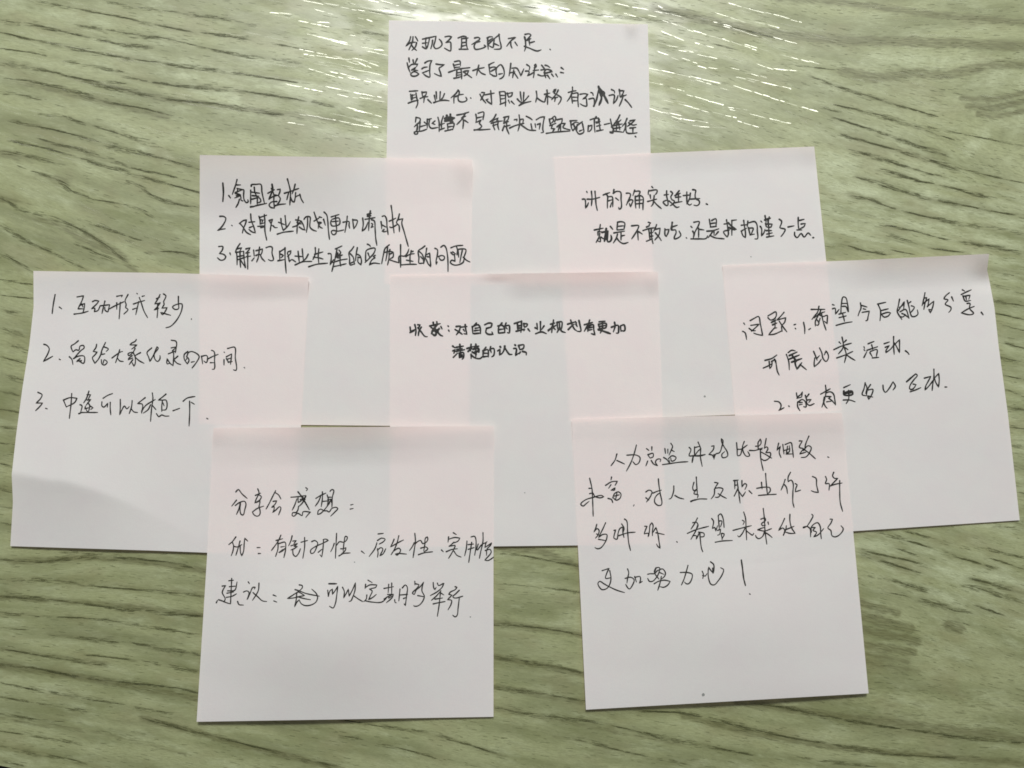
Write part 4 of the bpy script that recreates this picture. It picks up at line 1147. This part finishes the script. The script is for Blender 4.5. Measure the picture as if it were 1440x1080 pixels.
38,13 47,12;37,24 44,20 50,22 47,26 40,30;36,28 33,37 23,51;37,38 38,45 37,52;37,40 43,36 46,38 43,46 41,50 46,47 51,38
65,22 63,27 59,35 66,31 73,27 81,23;73,16 70,28 66,38 60,48;64,42 73,37 76,40 74,45 70,49 67,47 72,46 86,47
100,12 101,25 99,40 97,53;99,28 96,34 91,41;101,29 106,25 110,24 113,29 119,27 122,22 121,18 118,20 117,30 115,42;110,37 119,35 122,38 116,43;106,48 115,45 130,43
B 580 740
49,40 52,43
69,11 74,14;61,18 60,27;61,22 71,19 80,20 77,25 70,28;70,27 63,33 61,34 72,32;57,43 67,39 76,38;72,34 66,46 61,54;70,42 75,49 82,52
92,25 91,37 88,50;99,18 105,17 107,22 107,36 105,49;100,27 98,40 95,61;94,31 103,30;94,39 104,36
119,11 119,25 115,44 113,54;111,30 108,40;110,40 118,30 123,28 126,26;124,28 122,36 128,32 134,28 131,33 126,38 125,49;123,41 131,39 133,43 125,54 122,57 127,58 133,55 137,52
@BL 3
B 300 805
15,23 21,22 17,28 15,34 18,40 20,44 18,50;9,46 15,48 22,51 29,53;31,10 30,30 29,53;26,14 34,13;27,24 37,23;24,31 36,30 40,16;23,35 34,33;22,42 32,40 39,36
59,16 61,19;51,33 56,31 60,33 57,46 62,35 67,25 71,25 69,28;77,18 76,30 72,38 66,47;67,34 75,41 83,48 90,49
101,38 106,40;102,48 107,50
41,49 43,54 51,55;5,51 7,47
B 390 805
37,21 42,22 42,26 38,30;30,29 37,31 47,35 60,38 71,40;37,31 28,37 17,44 27,43 40,40 46,39 38,34 34,33 32,45 29,58 33,50 37,46 39,51 44,55 51,56 59,54 65,50 68,42 66,36 58,28;34,41 45,44 56,46
*1.3 87,19 100,19;85,30 86,40;86,40 89,31 93,28 93,37 98,30 102,23 100,40 98,52 94,60 88,57
110,25 113,32 112,43 117,34 120,28 121,40 127,29 132,17 131,30 127,42 124,48 121,49;130,40 137,45 144,49
B 480 805
45,13 52,17;41,20 40,27;41,25 48,21 60,21 58,25 50,27;48,28 52,31 49,39 46,46 53,42 59,37;43,38 42,45 38,49;41,48 52,50 68,50 76,44
72,27 88,24;80,20 79,34;85,18 85,36;78,37 88,37;72,45 80,40 88,37 86,42 76,51;80,43 86,40;90,46 91,51 93,51
99,28 97,48;103,26 108,21 111,24 110,40 108,56 106,53;99,38 112,37;105,44 110,42
124,15 124,21;125,19 131,21 127,27 120,35 123,37 126,30 133,24 139,16 137,22 136,31 140,40 137,49 130,56 124,57 122,56;129,39 140,41
B 565 805
53,17 54,26 56,29 58,25;60,18 62,22 69,19 71,18 68,25 59,33 48,39;66,31 58,40 50,47;65,34 71,38;56,45 69,43;53,53 62,51 73,49;65,36 63,55 60,74
90,24 93,25 90,29 82,33 79,37 85,38 81,42 77,46 84,47 83,54 78,63;97,30 91,36 86,41 89,43 103,40;97,44 95,60 93,73 90,75 86,72
@BR 1
B 855 605
15,40 12,50 5,60;15,51 28,57
48,25 44,40 38,56 31,69;32,42 48,42 54,46 52,55 47,58 42,53
65,31 69,34;74,28 74,34;67,41 71,47;68,41 76,39 76,45 71,47;67,52 64,60;73,51 77,57 84,60 80,54 83,49 89,49 88,53
96,31 97,39;101,32 101,39;106,22 109,27 106,35 103,42;108,34 112,36;94,46 99,49 104,56;102,48 108,43 115,46 112,51 107,52 106,47;104,56 103,50;92,58 106,56 120,54 135,53
B 960 605
11,29 14,32 11,43 18,43;*1.3 18,43 16,54;20,28 20,42;21,29 29,27;20,43 27,34 31,31;26,20 30,30 30,45 33,61;*1.3 17,43 29,43 38,41
49,27 53,26 52,32 44,41 50,42 53,48 56,40 62,38 66,28 68,17 65,14 66,20 70,28 75,36 76,43 72,46 67,46 66,41 71,36;53,41 53,49
91,21 92,33 93,43 97,42 100,32;92,32 98,32 109,25;104,19 101,28 103,38 108,44 113,43 110,36
B 1060 600
11,21 7,28 8,33 12,29 12,23 11,21;3,33 8,33 7,36 14,39;11,38 12,55 16,74;-7,40 2,40 15,36;13,43 22,48 30,53;21,20 18,36;18,36 22,34 24,37 20,44 28,44 28,50 22,56 17,57 13,54
42,28 39,40 45,33 43,44 46,52;49,30 51,46;53,30 63,27 65,36 67,52;57,33 55,45 60,42 60,32;52,40 61,37;55,46 65,46
77,24 82,24 77,35 83,37 78,45;93,16 88,28 86,36;83,37 94,45 104,54;84,40 92,32 97,35 94,44 88,51 80,52;78,46 88,43
125,51 127,52
@BR 2
B 810 660
23,15 27,33 28,50 29,79;22,32 26,32;23,41 29,40 31,45 42,48 47,46 43,44 30,47 15,52 8,59 12,62 17,58 22,54
60,13 59,18;50,27 60,21 70,20 66,27;59,26 55,32;60,35 66,31 65,35 59,35;*1.2 54,49 60,51 62,56;62,48 65,41 72,38 76,42 74,49 68,52 62,47;65,45 73,43;69,41 67,50
98,60 97,62
B 900 660
10,38 15,35 20,37 18,45 11,55;10,48 15,52;31,16 32,27 34,40 36,60 31,61 25,56 25,49 30,42 34,40;22,40 29,37 36,35
57,28 57,35 55,43 52,49 49,50;59,44 66,48 74,50
91,22 89,32 91,36 96,33 91,41 98,43 97,48;95,13 96,30 97,42;*1.4 86,54 93,51;92,52 100,50 113,50
126,22 132,23 128,29 125,34;126,34 125,43 120,50;127,32 134,31 140,33 137,40 132,47 127,47;132,41 140,46 146,49
B 1000 660
38,19 46,18;40,20 40,33;44,20 46,35 49,57;40,27 45,26;39,45 43,37 46,30;46,36 53,46 58,38;52,19 52,30 57,24 60,26 57,34;64,36 69,41
85,22 86,33;92,7 93,22 95,42;77,32 90,30 99,31 100,36 95,42;80,44 92,43 110,42
B 1080 660
29,17 26,26 22,35;28,26 31,30 33,41;38,5 34,13 34,21 39,18 42,22 42,40 42,56 44,64;46,24 49,26 47,32 46,38 55,35
75,12 81,15 82,26 85,39 78,38 73,36
97,12 99,17 97,24 103,24 103,35;111,5 109,11 112,15 118,15 113,20 105,28;105,28 114,25 125,23;121,19 121,35 122,56 126,71
@BR 3
B 825 715
17,27 15,34 12,40 18,34 21,37 19,45 15,50;17,43 21,45;32,24 28,33 20,49 27,44 34,44 34,50 30,59 23,67 18,68 14,66;20,52 31,54
46,37 49,36 47,43 46,50 51,52 53,42 56,34 61,31 61,40 63,49;59,26 63,33 62,40;54,46 70,41 82,40;64,18 67,20 69,38 71,58 74,71
98,30 102,30 99,37 97,43 104,42 104,48 106,38 107,28 110,24 112,28 111,38 111,46;112,40 117,32 120,42 122,55 124,67 120,64 118,60;117,41 131,44
B 945 710
8,62 9,63
43,22 39,30 32,41;35,30 41,29 44,34 42,40;26,48 40,42 62,36;43,35 40,44 36,51 32,58;35,52 41,52 41,58 46,47;45,46 54,48 54,53 48,54;47,48 48,60 50,74 52,79
67,23 70,27 68,40 72,38 74,44 77,35;78,18 79,30 80,40;79,17 82,15 86,22 88,38;80,27 84,27 82,37;77,43 82,41 80,50 77,51;84,48 88,49 84,58;83,49 85,58;73,63 84,61 102,60
B 1025 705
25,18 28,28 29,45 30,65;23,32 26,34 24,39;7,49 22,45 38,41;27,46 22,55 17,60 15,58;30,50 35,54 40,57 42,54
58,12 60,30 61,50 64,72;54,30 61,28 62,32 55,38 57,41 62,40;66,35 67,39;49,48 56,45 61,44;49,48 60,50 72,46;60,51 57,59 50,63 46,60 45,57;62,53 67,56 73,61
94,29 90,38 84,49 91,45 94,48 92,57;92,57 96,48 97,41;103,22 103,33 106,45 112,54 103,54 96,52;95,48 103,45 110,42
B 1095 705
56,22 58,24 55,31 48,42;*1.3 42,44 48,42;48,42 53,46 54,60;55,52 55,44 60,38 66,36 70,42 71,54 72,63;56,44 62,44 58,49 64,52 59,60 66,57 76,46
87,30 91,30 88,37 83,45 88,49 90,58 95,60 102,57 108,50 109,46 105,41
@BR 4
B 830 780
20,27 32,23 28,31 26,40 34,39;33,27 35,40 33,50 28,57 20,59 15,54 13,48 16,45 23,49 32,54 45,60 58,64
63,24 65,30 63,40 62,48;59,40 68,38 74,42 71,52 66,58 62,54 60,50;75,37 78,46;76,38 84,37 85,42 83,48 88,45
97,33 102,32 108,32 114,26;109,28 112,22 117,22 116,30 112,38 105,45 100,45 97,40;111,22 108,28 111,35 116,41;117,25 122,24 127,31 125,37 120,41;117,30 124,33;112,28 117,25;108,49 115,45 125,43 135,45 131,51 124,55 118,54;120,37 118,47 114,60
B 910 775
69,24 66,35 62,48 58,57;56,36 68,36 76,39 75,48 70,55 66,55 63,52
93,34 95,39 94,46;94,41 98,42 101,38;107,18 112,22 113,30 112,37 108,33 104,27 103,34 104,47 108,56 113,57 120,50 127,39 129,31 124,28;*1.3 111,29 111,37
B 960 770
*1.2 99,21 101,35 103,52 106,64
*1.2 113,78 114,79
"""
write_ink(INK)


def speck(key, px, py, r):
    d = NOTES[key]
    pts = []
    for k in range(9):
        a = k / 9 * 2 * math.pi
        q = r * (0.85 + 0.3 * RNG.random())
        pts.append((px + q * math.cos(a), py + q * math.sin(a)))
    A = np.array(pts)
    P = surface(d, A[:, 0], A[:, 1], 0.03)
    mesh_obj("speck", (P - d['mid']) * M, [tuple(range(len(pts) - 1, -1, -1))], MAT_SPECK, d['root'])


for a in (('BR', 989, 977, 2.4), ('R', 991, 557.5, 1.5), ('R', 909, 554, 1.3), ('BL', 498.5, 790.5, 0.9), ('M', 738, 693, 0.8),
          ('R', 1056, 361, 0.9), ('BL', 661.5, 867.5, 1.0)):
    speck(*a)
